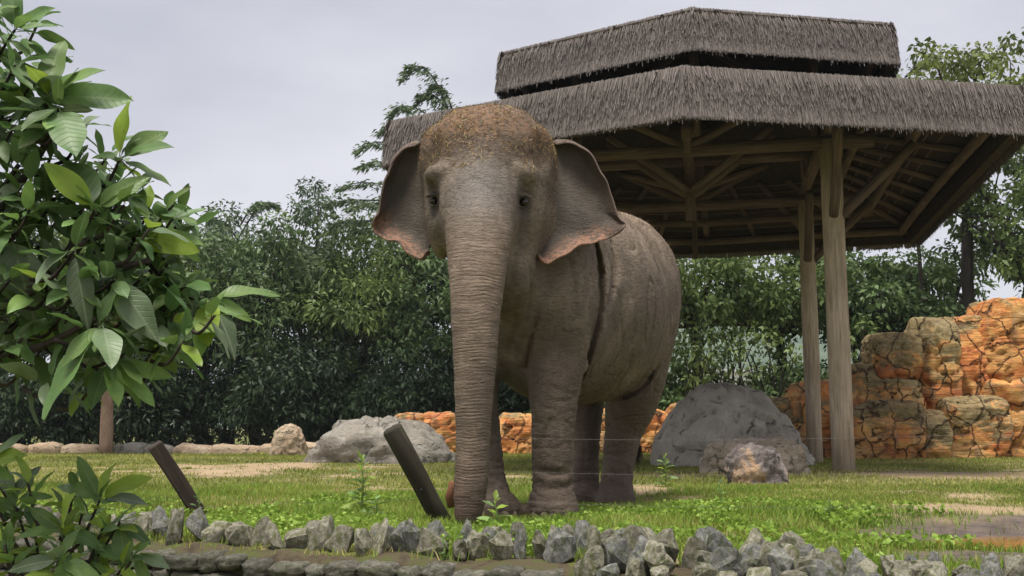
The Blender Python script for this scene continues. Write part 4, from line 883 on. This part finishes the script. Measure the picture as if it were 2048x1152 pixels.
# plumes of spray-like branches
def spray_tree(name, x, y, h, label, kind, seed, branches, L=.12, tr=.07, group=None, dens=26):
    r = np.random.default_rng(seed); e = empty(name, (x, y, -.05)); tag(e, label, 'tree', group); mb = MB(); Vs = []; Ts = []
    top = np.array((r.normal() * .2, 0, h * .92)); mb.add(tube(spline([(0, 0, 0), (.1, 0, h * .5), top], 6), list(np.linspace(tr, tr * .3, 13)), 8))
    for (z0, ang, ln, up) in branches:
        a = np.array((0, 0, z0)); dv = np.array((math.cos(ang), math.sin(ang) * .6, 0)); pts = spline([a, a + dv * ln * .45 + np.array((0, 0, up * ln * .5)), a + dv * ln * .8 + np.array((0, 0, up * ln * .62)), a + dv * ln + np.array((0, 0, up * ln * .5))], 6)
        mb.add(tube(pts, list(np.linspace(tr * .4, .006, len(pts))), 5))
        for q_ in range(len(pts) - 1):
            s_ = q_ / (len(pts) - 1)
            if s_ < .2: continue
            m = dens; c_ = np.array(pts[q_]); p_ = c_ + r.normal(size=(m, 3)) * np.array((.22, .22, .075)) * (1.25 - s_) * min(ln, 1.6) * .5 + np.array((0, 0, -.04)); d_ = dv + r.normal(size=(m, 3)) * .45 + np.array((0, 0, -.25))
            LL = L * r.uniform(.6, 1.3, m); Vs.append(leafquads(p_, d_, LL, LL * .15, r, .3)); Ts.append(np.repeat(r.uniform(0, .9, m), 4))
    V_ = np.concatenate(Vs); me = mesh('crown', V_, np.arange(len(V_)).reshape(-1, 4), M_lf[kind], False); attr(me, 'tint', np.concatenate(Ts)); obj('crown', me, e); obj('trunk', mb.mesh('trunk', M_bark), e); return e
Y = 22.5; br_ = []
for (py, tipx, tipy) in ((300, 795, 160), (330, 770, 232), (385, 690, 295), (400, 705, 340), (440, 668, 380), (470, 690, 420), (470, 640, 440), (300, 850, 190), (290, 820, 200), (350, 740, 260), (430, 640, 400), (480, 700, 460)):
    z0 = zt(py, Y); ln = (925 - tipx) * Y / FPX; br_.append((z0, math.pi + random.uniform(-.3, .3), ln, (zt(tipy, Y) - z0) / ln / .5))
spray_tree('feathery_tree', at(925, Y), Y, zt(250, Y), 'tall feathery tree with drooping sprays rising behind the elephant ear and roof corner', 'blue', 5, br_)
Y = 27; spray_tree('feathery_tree', at(470, Y), Y, zt(400, Y), 'slim leaning feathery treetop sticking out above the dark tree row', 'blue', 6, [(zt(470, Y), .0, 1.0, 1.5), (zt(480, Y), math.pi, .8, 1.2), (zt(450, Y), .2, .7, 1.6), (zt(520, Y), 2.8, 1.1, .9)])
Y = 23; spray_tree('feathery_tree', at(1840, Y), Y, zt(110, Y), 'thin feathery treetop showing above the thatch eave', 'mid', 8, [(zt(150, Y), .0, .8, .8), (zt(170, Y), math.pi, .6, 1.0), (zt(200, Y), .4, 1.0, .9), (zt(190, Y), 2.7, .9, .8)])
# right side
GR = 'trees behind the pavilion'
for i, (px, Y, py, cr, cz_, kd, lab, nc) in enumerate([
        (1390, 23.5, 460, 1.8, .23, 'mid', 'slender forked tree with green crown behind the pavilion and tall grey boulder', 60),
        (1560, 24.5, 470, 1.9, .26, 'mid', 'leafy green tree standing behind the two wooden posts', 75),
        (1740, 24, 490, 1.6, .25, 'dark', 'dark leafy tree behind the mossy round rock', 80),
        (1960, 22.5, 60, 2.2, .17, 'yel', 'tall yellow-green tree rising above the right end of the thatched roof', 60),
        (2085, 22, 250, 2.2, .28, 'mid', 'broad green tree with dark bare limbs behind the tall orange rock wall', 70),
        (1900, 25, 480, 1.5, .22, 'dark', 'small dark tree between the pavilion roof and the orange rock wall', 26)]):
    h = zt(py, Y); tree('broadleaf_tree', at(px, Y), Y, h, cr, h * cz_, lab, kd, 140 + i, int(nc * 1.15), 92, .145, .27, .14, None, GR, limbs=12, crad=(.3, .62))
for i, (px, py) in enumerate(((1150, 720), (1230, 700), (1330, 715), (1400, 765), (1470, 735), (1550, 715), (1620, 690), (1690, 720), (1760, 690), (1840, 640), (1930, 625), (2020, 610), (2110, 590))):
    Y = 23 + (i % 2) * .9; h = zt(py, Y); tree('undergrowth_shrub', at(px, Y), Y, h, .95, h * .5, 'dark leafy shrub filling the gap behind the rock wall and boulders', 'under' if i % 2 else 'dark', 170 + i, 50, 90, .145, .22, .05, None, 'shrubs behind the rock walls', limbs=5, shell=.2, crad=(.28, .5))
for i, (px, py, lab) in enumerate(((1395, 560, 'thin bare-limbed tree leaning between the elephant rump and the wooden posts'), (1465, 590, 'sparse twiggy sapling standing behind the tall grey boulder'), (1535, 600, 'spindly many-stemmed sapling just beside the rear wooden post'), (1720, 600, 'sparse sapling seen just beside the front wooden post above the rocks'))):
    Y = 22.2 + .2 * i; h = zt(py, Y); tree('sapling_tree', at(px, Y), Y, h, .75, h * .44, lab, 'mid', 300 + i, 20, 34, .13, .26, .06, None, 'thin saplings behind the rocks', limbs=16, crad=(.2, .4), shell=.3)
# lawn tree with tan trunk
Y = 20.0; tree('lawn_tree', at(222, Y), Y, zt(470, Y), 1.3, 1.1, 'young tree with bare tan trunk at the back of the lawn', 'mid', 260, 60, 60, .2, .24, .115, None, None, bark=M_barkt, limbs=8)

# ------------------------------------------------------------------ big-leaved tree and shrub in the foreground
def mat_bigleaf(name, c1, c2, rib, trans):
    k = N(name, .46); k.b.inputs['Specular IOR Level'].default_value = .4
    c = k.n('ShaderNodeTexCoord'); sp = k.n('ShaderNodeSeparateXYZ'); k.l(c.outputs['Object'], sp.inputs[0]); v = k.coord((1, 1, 1))
    n1 = k.noise(v, 2.2, 5, .6); col = k.ramp(n1, [(.3, c1), (.7, c2)])
    hs = k.n('ShaderNodeHueSaturation'); k.l(col, hs.inputs['Color']); k.l(k.math('ADD', k.math('MULTIPLY', k.rand(), .7), .65), hs.inputs['Value']); col = hs.outputs[0]
    n8 = k.noise(v, 9, 4, .6); col = k.mix(k.ramp(n8, [(.66, 0), (.74, .6)]), col, (.13, .10, .035))
    ax_ = k.math('ABSOLUTE', sp.outputs[0]); col = k.mix(k.ramp(ax_, [(.006, .5), (.018, 0)]), col, rib)
    vein = k.math('FRACT', k.math('MULTIPLY', k.math('SUBTRACT', sp.outputs[1], k.math('MULTIPLY', ax_, .9)), 11.0)); vm = k.ramp(vein, [(.0, .08), (.12, 0), (.88, 0), (1, .08)]); col = k.mix(vm, col, rib)
    k.color(col); k.normal(k.bump(k.math('SUBTRACT', 1.0, vm), .35, .02)); k.translucent(col, trans); return k.m
LM = [mat_bigleaf('leaf_deep', (.075, .145, .045), (.15, .25, .078), (.21, .29, .13), .32), mat_bigleaf('leaf_mid', (.115, .21, .052), (.215, .33, .09), (.24, .32, .13), .28), mat_bigleaf('leaf_young', (.21, .33, .04), (.34, .45, .065), (.42, .5, .14), .42), mat_bigleaf('leaf_grey', (.10, .155, .075), (.17, .225, .115), (.28, .33, .2), .2)]
def leaf_mesh(seed, mt):             # unit length along +Y, blade facing +Z
    r = random.Random(seed); V_ = []; F_ = []; n = 12; bend = r.uniform(.05, .38); fold = r.uniform(.10, .34); wid = r.uniform(.17, .215); tw = r.uniform(-.35, .35); ph = r.uniform(0, 6)
    for i in range(n + 1):
        t_ = i / n; y = .10 + .90 * t_; w = wid * (math.sin(math.pi * min(1, t_ ** .82)) ** .75) * (1 + .05 * math.sin(9 * t_ + ph)) if 0 < i < n else .004
        z = -bend * t_ ** 2; a = tw * t_
        for q_ in (-1, -.5, 0, .5, 1):
            x = q_ * w; zz = fold * abs(x) + .018 * math.sin(11 * t_ + ph + 2 * q_) * abs(q_); V_.append((x * math.cos(a) - zz * math.sin(a) * .5, y, z + zz + x * math.sin(a)))
    for i in range(n):
        for q_ in range(4): F_.append((i * 5 + q_, i * 5 + q_ + 1, (i + 1) * 5 + q_ + 1, (i + 1) * 5 + q_))
    b = len(V_); Vt, Ft = tube([(0, -.02, .0), (0, .06, .004), (0, .13, 0)], [.010, .009, .007], 5); V_ += [tuple(p) for p in Vt]; F_ += [tuple(i + b for i in f) for f in Ft]
    return mesh('leaf', V_, F_, mt)
LEAF = {m: [leaf_mesh(300 + m * 10 + q_, LM[m]) for q_ in range(6)] for m in range(4)}
M_twig = mat_wood('twig_bark', (.025, .02, .017), (.055, .043, .035), (.11, .09, .07), (30, 30, 6))
LR = random.Random(11); LW = (.52, .32, .05, .11)
REST = {}
def put_leaf(par, p, d_, L, up=(0, 0, 1), m=None, bpos=(0, 0, 0)):
    d_ = Vector(d_).normalized(); u_ = Vector(up); x_ = d_.cross(u_)
    if x_.length < .05: x_ = d_.cross(Vector((0, -1, .2)))
    x_.normalize(); z_ = x_.cross(d_); rot = Matrix((x_, d_, z_)).transposed()
    if m is None: m = LR.choices((0, 1, 2, 3), LW)[0]
    rot = rot @ Matrix.Rotation(LR.uniform(-.5, .5), 3, 'Y'); me_ = LR.choice(LEAF[m]); sc_l = (L * LR.uniform(.85, 1.15), L, L); loc = Vector(p) - Vector(bpos)
    st = REST.setdefault(par.name, [0, {}]); st[0] += 1
    if st[0] > 300:                  # past the first 300: joined into one part per leaf colour
        st[1].setdefault(m, []).append((me_, np.array(rot.to_3x3()) * np.array(sc_l)[None, :], np.array(loc))); return None
    o = obj('leaf', me_, par); o.rotation_euler = rot.to_euler(); o.scale = sc_l; o.location = loc; return o
def join_rest(par):
    for m, lst in REST[par.name][1].items():
        Vs = []; Fs = []; k0 = 0
        for me_, A3, loc in lst:
            co = np.empty(len(me_.vertices) * 3, np.float32); me_.vertices.foreach_get('co', co); Vs.append(co.reshape(-1, 3) @ A3.T + loc)
            Fs += [tuple(i + k0 for i in p.vertices) for p in me_.polygons]; k0 += len(me_.vertices)
        tag(obj('leaves', mesh('leaves', np.concatenate(Vs), Fs, LM[m]), par), kind='stuff')
def rosette(par, mb, bpos, tip, root, n, L, spread=(35, 95), explicit=()):
    tip = np.array(tip); root = np.array(root); ax_ = Vector(tip - root).normalized(); mid = (tip + root) / 2 + np.array((0, 0, -.03)); pts = spline([root - bpos, mid - bpos, tip - bpos], 5)
    mb.add(tube(pts, list(np.linspace(.0055, .0032, len(pts))), 7))
    s1 = ax_.orthogonal().normalized(); s2 = ax_.cross(s1); a0 = LR.uniform(0, 6.28)
    for i in range(n):
        a = a0 + i * 2.399; el = R(spread[0] + (spread[1] - spread[0]) * i / max(1, n - 1) + LR.uniform(-12, 12)); dv = ax_ * math.cos(el) + (s1 * math.cos(a) + s2 * math.sin(a)) * math.sin(el) + Vector((0, 0, -.10))
        back = ax_ * (-.010 * i); put_leaf(par, Vector(tip) + back, dv, L * LR.uniform(.72, 1.12), (0, LR.uniform(-.5, .1), 1), None, bpos)
    for (px, py, dY, Lk, m) in explicit:       # leaves whose tips are placed one by one
        e = Vector(P(px, py, tip[1] + dY)); dv = e - Vector(tip); put_leaf(par, tip, dv, dv.length * Lk, (0, -.75, .65), m, bpos)
bt = np.array((-1.75, 2.5, MOAT)); big = empty('big_leaved_tree', bt); tag(big, 'foreground tree with large glossy green leaves on dark twigs', 'tree')
mb = MB(); mb.add(tube(spline([(0, 0, 0), (.05, 0, .9), (.12, .0, 1.7), (.2, .05, 2.4), (.35, .05, 3.0)], 6), list(np.linspace(.075, .03, 25)), 10, True, .04))
limbs_ = [[P(-280, 700, 2.5), P(-60, 640, 2.45), P(100, 560, 2.4), P(170, 480, 2.35)], [P(-230, 560, 2.5), P(-60, 480, 2.5), P(30, 380, 2.5), P(90, 290, 2.45), P(110, 230, 2.4)], [P(-300, 800, 2.5), P(-100, 740, 2.5), P(60, 700, 2.4), P(190, 640, 2.35)], [P(-200, 260, 2.5), P(-80, 180, 2.5), P(10, 110, 2.5)],
          [P(60, 580, 2.42), P(140, 500, 2.5), P(160, 420, 2.55), P(200, 360, 2.55)], [P(100, 560, 2.4), P(220, 540, 2.4), P(300, 520, 2.45)]]
for L_ in limbs_: pts = spline([p - bt for p in L_], 6); mb.add(tube(pts, list(np.linspace(.013, .007, len(pts))), 8, True, .04))
RS = [ # tip px,py,Y, root px,py, leaves, length, explicit leaf tips
 (30, 60, 2.45, -60, 150, 8, .125, ((112, 48, 0, 1, 0), (96, 6, -.05, 1, 0), (20, -40, 0, 1, 0))),
 (98, 195, 2.4, 60, 280, 6, .12, ((108, 50, .05, 1, 1), (262, 190, 0, 1, 0), (186, 122, -.05, 1, 1), (20, 110, 0, 1, 0), (60, 115, -.1, 1, 2), (15, 235, 0, 1, 0))),
 (118, 215, 2.35, 90, 290, 6, .115, ((150, 300, -.1, 1, 0), (40, 250, -.1, 1, 0))),
 (240, 318, 2.45, 190, 372, 5, .10, ((240, 186, -.02, 1, 2), (335, 250, .05, 1, 1), (336, 276, -.05, 1, 0), (345, 360, 0, 1, 1), (180, 300, 0, 1, 0))),
 (170, 250, 2.5, 110, 330, 6, .10, ()),
 (40, 330, 2.45, -60, 420, 9, .12, ()),
 (190, 420, 2.35, 110, 520, 6, .115, ((90, 318, -.05, 1, 2), (290, 345, 0, 1, 1), (120, 300, .1, 1, 0))),
 (110, 400, 2.5, 20, 470, 7, .12, ()),
 (20, 470, 2.4, -80, 520, 8, .13, ((72, 640, 0, 1, 3), (-10, 600, 0, 1, 0))),
 (275, 470, 2.5, 200, 540, 8, .11, ((352, 420, 0, 1, 1), (412, 470, .05, 1, 1), (390, 495, -.05, 1, 2))),
 (150, 500, 2.3, 60, 560, 6, .13, ((170, 640, -.05, 1, 3), (60, 530, -.1, 1, 3))),
 (330, 540, 2.5, 240, 545, 7, .105, ((400, 600, 0, 1, 1), (300, 640, 0, 1, 1))),
 (415, 600, 2.5, 300, 530, 4, .09, ((553, 560, .05, 1, 1), (503, 628, 0, 1, 1), (484, 690, -.05, 1, 3), (398, 712, -.05, 1, 1), (412, 680, -.1, 1, 2))),
 (230, 560, 2.35, 150, 560, 7, .12, ((310, 665, -.05, 1, 3), (250, 620, -.05, 1, 1))),
 (205, 650, 2.3, 110, 680, 5, .11, ((225, 726, -.1, 1, 3), (115, 722, -.05, 1, 1), (70, 830, -.05, 1, 0), (300, 700, .05, 1, 0))),
 (216, 725, 2.35, 130, 690, 4, .09, ((316, 800, .0, 1, 1), (306, 745, .05, 1, 1), (180, 812, -.05, 1, 0), (240, 800, -.05, 1, 1), (350, 750, .05, 1, 1))),
 (60, 620, 2.5, -40, 650, 9, .12, ((30, 720, 0, 1, 1), (110, 690, -.05, 1, 2))),
 (60, 170, 2.5, 0, 250, 8, .11, ()), (150, 330, 2.5, 100, 400, 9, .10, ()), (60, 420, 2.35, 0, 480, 8, .115, ()), (230, 400, 2.5, 170, 460, 8, .10, ()), (90, 500, 2.5, 20, 540, 8, .11, ()), (200, 490, 2.45, 130, 540, 8, .105, ()), (250, 440, 2.55, 190, 500, 7, .095, ()),
 (330, 480, 2.55, 260, 530, 7, .09, ()), (20, 560, 2.35, -60, 600, 7, .12, ()), (110, 570, 2.35, 40, 610, 8, .115, ()), (200, 590, 2.45, 120, 620, 8, .105, ()), (280, 560, 2.4, 210, 570, 7, .10, ()), (340, 600, 2.55, 270, 570, 6, .095, ()), (160, 680, 2.45, 80, 690, 6, .11, ()), (-5, 400, 2.4, -80, 460, 8, .12, ()), (0, 300, 2.5, -70, 360, 8, .12, ()),
 (380, 570, 2.5, 300, 540, 6, .085, ()), (360, 640, 2.55, 290, 600, 6, .085, ()), (30, 130, 2.4, -30, 200, 7, .11, ()), (110, 290, 2.5, 70, 350, 7, .10, ()), (30, 250, 2.4, -30, 310, 7, .11, ()), (300, 420, 2.6, 240, 480, 6, .09, ()), (160, 570, 2.3, 90, 610, 6, .11, ()), (10, 700, 2.4, -100, 720, 7, .12, ()), (-10, 200, 2.45, -90, 240, 8, .13, ()), (-20, 20, 2.4, -100, 100, 8, .13, ()), (130, 620, 2.55, 30, 660, 7, .11, ()), (290, 600, 2.55, 200, 570, 6, .10, ((380, 700, 0, 1, 0), (340, 620, 0, 1, 1)))]
for (x, y, Y, rx, ry, n, L, exl) in RS: rosette(big, mb, bt, P(x, y, Y), P(rx, ry, Y + .02), 0, L, (35, 105), exl)
for (x, y, Y, rx, ry, n, L, exl) in RS: rosette(big, mb, bt, P(x, y, Y), P(rx, ry, Y + .02), n, L * .82, (35, 105), ())
FILL = [(0, 0), (70, 0), (110, 70), (190, 160), (240, 230), (310, 290), (320, 380), (390, 440), (450, 560), (440, 650), (340, 710), (290, 770), (190, 770), (90, 780), (0, 720)]
def inside(px, py):
    c = False
    for (x0, y0), (x1, y1) in zip(FILL, FILL[1:] + FILL[:1]):
        if (y0 > py) != (y1 > py) and px < (x1 - x0) * (py - y0) / (y1 - y0) + x0: c = not c
    return c
cnt_ = 0
while cnt_ < 88:
    fx, fy = LR.uniform(-60, 440), LR.uniform(-20, 780)
    if fx > 0 and not inside(fx, fy): continue
    cnt_ += 1; fy_ = LR.uniform(2.35, 2.8); rosette(big, mb, bt, P(fx, fy, fy_), P(fx - LR.uniform(50, 90), fy + LR.uniform(20, 80), fy_ + .03), 8, LR.uniform(.085, .12), (35, 115), ())
obj('branches', mb.mesh('branches', M_twig), big); join_rest(big)
bt2 = np.array((-1.25, 2.75, MOAT)); shr = empty('big_leaved_shrub', bt2); tag(shr, 'low foreground shrub with bright green leaf rosettes before the stone wall', 'shrub'); mb = MB()
stem = [bt2 + (0, 0, -.05), P(60, 1500, 2.75), P(120, 1250, 2.7), P(128, 1100, 2.6)]
mb.add(tube(spline([p - bt2 for p in stem], 6), list(np.linspace(.03, .012, 19)), 8)); mb.add(tube(spline([p - bt2 for p in (P(120, 1300, 2.72), P(20, 1120, 2.75), P(-30, 1000, 2.75))], 6), list(np.linspace(.016, .008, 13)), 8))
LW = (.10, .46, .38, .06)
RS2 = [(128, 1060, 2.6, 125, 1150, 8, .085, ((125, 985, -.08, 1, 2), (50, 1010, 0, 1, 1), (215, 1090, 0, 1, 0), (30, 1060, -.03, 1, 1))),
 (200, 1000, 2.7, 130, 1110, 8, .075, ((150, 905, 0, 1, 1), (292, 935, 0, 1, 2), (210, 925, -.03, 1, 2), (105, 950, .03, 1, 1), (300, 985, .03, 1, 3))),
 (30, 1000, 2.75, 20, 1120, 8, .08, ((62, 925, 0, 1, 3), (-5, 925, 0, 1, 3), (100, 980, 0, 1, 1))),
 (-30, 925, 2.65, -30, 1010, 5, .08, ((48, 858, 0, 1, 1), (46, 900, -.04, 1, 2), (30, 960, 0, 1, 1))),
 (120, 1120, 2.5, 118, 1210, 7, .085, ((10, 1130, -.05, 1, 3), (90, 1070, -.1, 1, 3), (210, 1165, -.05, 1, 1), (160, 1190, -.1, 1, 1))),
 (240, 1045, 2.65, 150, 1130, 8, .075, ((305, 1090, 0, 1, 0), (250, 1140, -.05, 1, 1))), (150, 970, 2.75, 120, 1080, 7, .07, ()), (70, 1060, 2.7, 90, 1150, 7, .08, ()), (270, 1110, 2.6, 190, 1180, 7, .08, ((345, 1125, 0, 1, 3), (300, 1180, 0, 1, 1))), (10, 1090, 2.6, 40, 1180, 7, .085, ()), (190, 1130, 2.65, 150, 1200, 7, .08, ())]
for (x, y, Y, rx, ry, n, L, exl) in RS2: rosette(shr, mb, bt2, P(x, y, Y), P(rx, ry, Y + .01), n + 3, L * .95, (22, 85), [(q[0], q[1], q[2], .95, q[4]) for q in exl])
for i in range(16):
    fx = LR.uniform(-40, 270); fy = LR.uniform(1150 - .75 * (330 - fx), 1140); fy_ = LR.uniform(2.6, 2.85); rosette(shr, mb, bt2, P(fx, max(fy, 930), fy_), P(110 + .3 * (fx - 110), max(fy, 930) + 110, fy_), 8, LR.uniform(.07, .09), (20, 80), ())
obj('branches', mb.mesh('branches', M_twig), shr)
if REST[shr.name][1]: join_rest(shr)

# ------------------------------------------------------------------ grass, clover and weeds
def scatter(n, y0, y1, xs=1.12):
    y = np.sqrt(rng.uniform(y0 ** 2, y1 ** 2, n)); x = rng.uniform(-.5 * xs, .5 * xs, n) * y * 1.05; return x, y
def grass_mesh(x, y, hgt, w, lean, tintb):
    n = len(x); z = gz(x, y) - .004; a = rng.uniform(0, 6.283, n); s_ = np.stack([np.cos(a), np.sin(a), np.zeros(n)], 1); b = rng.uniform(0, 6.283, n); ld = np.stack([np.cos(b), np.sin(b), np.zeros(n)], 1) * (lean * rng.uniform(.2, 1, n) * hgt)[:, None]
    p = np.stack([x, y, z], 1); up = np.array((0, 0, 1.0)); w = w[:, None]; h = hgt[:, None]
    V_ = np.stack([p - s_ * w, p + s_ * w, p + ld * .4 + up * h * .6 + s_ * w * .7, p + ld * .4 + up * h * .6 - s_ * w * .7, p + ld + up * h], 1).reshape(-1, 3); i = np.arange(n) * 5
    F_ = np.concatenate([np.stack([i, i + 1, i + 2], 1), np.stack([i, i + 2, i + 3], 1), np.stack([i + 3, i + 2, i + 4], 1)]); return V_, F_, np.repeat(tintb, 5)
k = N('grass_blade', .55); t_ = k.attr('tint'); col = k.ramp(t_, [(0, (.13, .155, .030)), (.4, (.235, .265, .05)), (.72, (.36, .365, .085)), (1, (.50, .42, .19))]); k.color(col); k.translucent(col, .35); M_grass = k.m
k = N('lush_grass_blade', .5); t_ = k.attr('tint'); col = k.ramp(t_, [(0, (.12, .20, .028)), (.5, (.22, .35, .045)), (1, (.36, .49, .09))]); k.color(col); k.translucent(col, .38); M_lush = k.m
def in_feet(x, y):
    m = np.zeros(len(x), bool)
    for (fx, Yf) in ((1106, 6.40), (998, 6.40), (1230, 7.9), (1173, 8.15)): m |= (x - at(fx, Yf)) ** 2 + (y - Yf) ** 2 < .15 ** 2
    return m
def lushness(x, y): return np.clip(fbm2(x * .9, y * .9, 31) * 1.5 - .55 + .5 * np.exp(-(((x - 1.5) / 1.7) ** 2 + ((y - 5.9) / 1.3) ** 2)) + .35 * np.exp(-((y - edge_y(x) - .6) / .45) ** 2), 0, 1)
x, y = scatter(190000, 3.2, 9.5); keep = (y > edge_y(x) + .20 - .14 * (rng.uniform(0, 1, len(x)) < .25) * (hashn(x * 6, y * 6, 61) > .5)) & ~in_feet(x, y) & (rng.uniform(0, 1, len(x)) > np.maximum(dirt_mask(x, y) * .93, mud_mask(x, y) * .97)); x, y = x[keep], y[keep]
lu = lushness(x, y); hg = (.018 + .046 * lu * (1 - .8 * np.exp(-(((x - 2.6) / 1.0) ** 2 + ((y - 5.2) / 1.2) ** 2))) + .008 * rng.uniform(0, 1, len(x))) * rng.uniform(.6, 1.5, len(x)); pick = rng.uniform(0, 1, len(x)) < .25 + .7 * lu
for m_, nm, lab, mt in ((~pick, 'grass', 'short yellow-green grass of the lawn', M_grass), (pick, 'lush_grass', 'lush bright green grass along the stone edging', M_lush)):
    tn = np.clip(-.12 + 1.15 * fbm2(x[m_] * 1.5, y[m_] * 1.5, 41) + rng.normal(0, .2, m_.sum()), 0, 1); V_, F_, T_ = grass_mesh(x[m_], y[m_], hg[m_], np.full(m_.sum(), .0026) * rng.uniform(.7, 1.4, m_.sum()), .9, tn)
    me = mesh(nm, V_, F_, mt, False); attr(me, 'tint', T_); tag(obj(nm, me), lab, 'grass', kind='stuff')
x, y = scatter(120000, 9.3, 23.5, 1.2); keep = (rng.uniform(0, 1, len(x)) > dirt_mask(x, y) * .93); x, y = x[keep], y[keep]; lu = lushness(x, y)
V_, F_, T_ = grass_mesh(x, y, (.025 + .03 * lu) * rng.uniform(.6, 1.4, len(x)), np.full(len(x), .006) * rng.uniform(.7, 1.4, len(x)), 1.0, np.clip(-.05 + 1.2 * fbm2(x * .7, y * .7, 43) + rng.normal(0, .15, len(x)), 0, 1))
me = mesh('far_grass', V_, F_, M_grass, False); attr(me, 'tint', T_); tag(obj('far_grass', me), 'thin short grass of the lawn towards the boulders and border', 'grass', kind='stuff')
# clover and small broad leaves near the edging
x, y = scatter(70000, 3.2, 7.4); lu = lushness(x, y); keep = (y > edge_y(x) + .26) & ~in_feet(x, y) & (rng.uniform(0, 1, len(x)) < lu * 1.2 * (hashn(x * 2.5, y * 2.5, 51) > .42)) & (mud_mask(x, y) < .4) & (dirt_mask(x, y) < .5); x, y = x[keep], y[keep]; lu = lu[keep]
n = len(x); p_ = np.stack([x, y, gz(x, y) + rng.uniform(.01, .02 + .07 * lu)], 1); d_ = np.stack([rng.normal(size=n), rng.normal(size=n), rng.uniform(-.1, .9, n)], 1); LL = rng.uniform(.016, .036, n) * (1 + .3 * np.exp(-(((x - 1.3) / 1.1) ** 2 + ((y - 5.4) / .8) ** 2)))
V_ = leafquads(p_, d_, LL, LL * .4, rng, .2); me = mesh('clover', V_, np.arange(len(V_)).reshape(-1, 4), M_lush, False); attr(me, 'tint', np.repeat(rng.uniform(.1, 1, n), 4)); tag(obj('clover', me), 'clover and small broad-leaved ground cover among the grass', 'ground cover', kind='stuff')
# weeds with broad leaves: each a thing with stem and leaves
def weed(px, pyt, pyb, Y, label, nl, L, m=(1, 2), spread=60, group=None):
    b0 = P(px, pyb, Y); b0[2] = float(gz(b0[0], b0[1])); t0 = P(px, pyt, Y); e = empty('weed', b0); tag(e, label, 'plant', group); h = t0[2] - b0[2]; mb = MB()
    pts = spline([np.zeros(3) - (0, 0, .02), np.array((.01, 0, h * .5)), np.array((-.005, 0, h * .86))], 5); mb.add(tube(pts, list(np.linspace(.006, .003, len(pts))), 6)); obj('stem', mb.mesh('stem', M_lush_stem), e)
    for i in range(nl):
        s_ = (i + .6) / nl; zz = h * .86 * s_; a = i * 2.399; el = R(np.interp(s_, [0, .8, 1], [10, 32, 75])); dv = (math.cos(a) * math.cos(el), math.sin(a) * math.cos(el), math.sin(el)); put_leaf(e, b0 + np.array((0, 0, zz)), dv, L * (1.1 - .55 * s_) * LR.uniform(.8, 1.2), (0, -.2, 1), LR.choice(m), b0)
M_lush_stem = mat_simple('weed_stem', (.16, .24, .06))
weed(722, 905, 1018, 6.4, 'upright bright green weed growing on the lawn before the wide grey boulder', 34, .12)
weed(750, 985, 1030, 6.0, 'low bushy weed at the grass edge beside the taller upright weed', 14, .10)
weed(990, 990, 1050, 5.3, 'pale leafy weed sprouting between the trunk tip and the front foot', 12, .11, (2, 1))
weed(1440, 955, 1010, 6.6, 'small dark-leaved weed in the lush grass before the two-toned rock', 9, .06, (0, 1))
weed(1660, 990, 1025, 6.0, 'small pale weed beside the bare muddy patch', 10, .055, (1, 3))
weed(885, 1070, 1112, 4.35, 'tiny weed growing between the upright edging stones', 9, .035, (1, 3))
weed(395, 985, 1015, 6.25, 'small weed tuft at the foot of the squared fence post', 9, .06, (0, 3))
weed(1330, 905, 945, 9.5, 'leafy green weed clump growing at the left foot of the tall grey boulder', 22, .11)

# ------------------------------------------------------------------ haze: the damp air over the whole place
hz = bx('haze', (-640, -160, -6.5), (640, 960, 75), None, None)
k = N('haze_air'); k.t.nodes.remove(k.b); pv = k.n('ShaderNodeVolumePrincipled'); pv.inputs['Color'].default_value = (.86, .92, 1, 1); pv.inputs['Density'].default_value = .0005; k.l(pv.outputs[0], k.out.inputs['Volume'])
hz.data.materials.append(k.m); tag(hz, 'pale damp haze over the whole park', 'haze', kind='stuff')
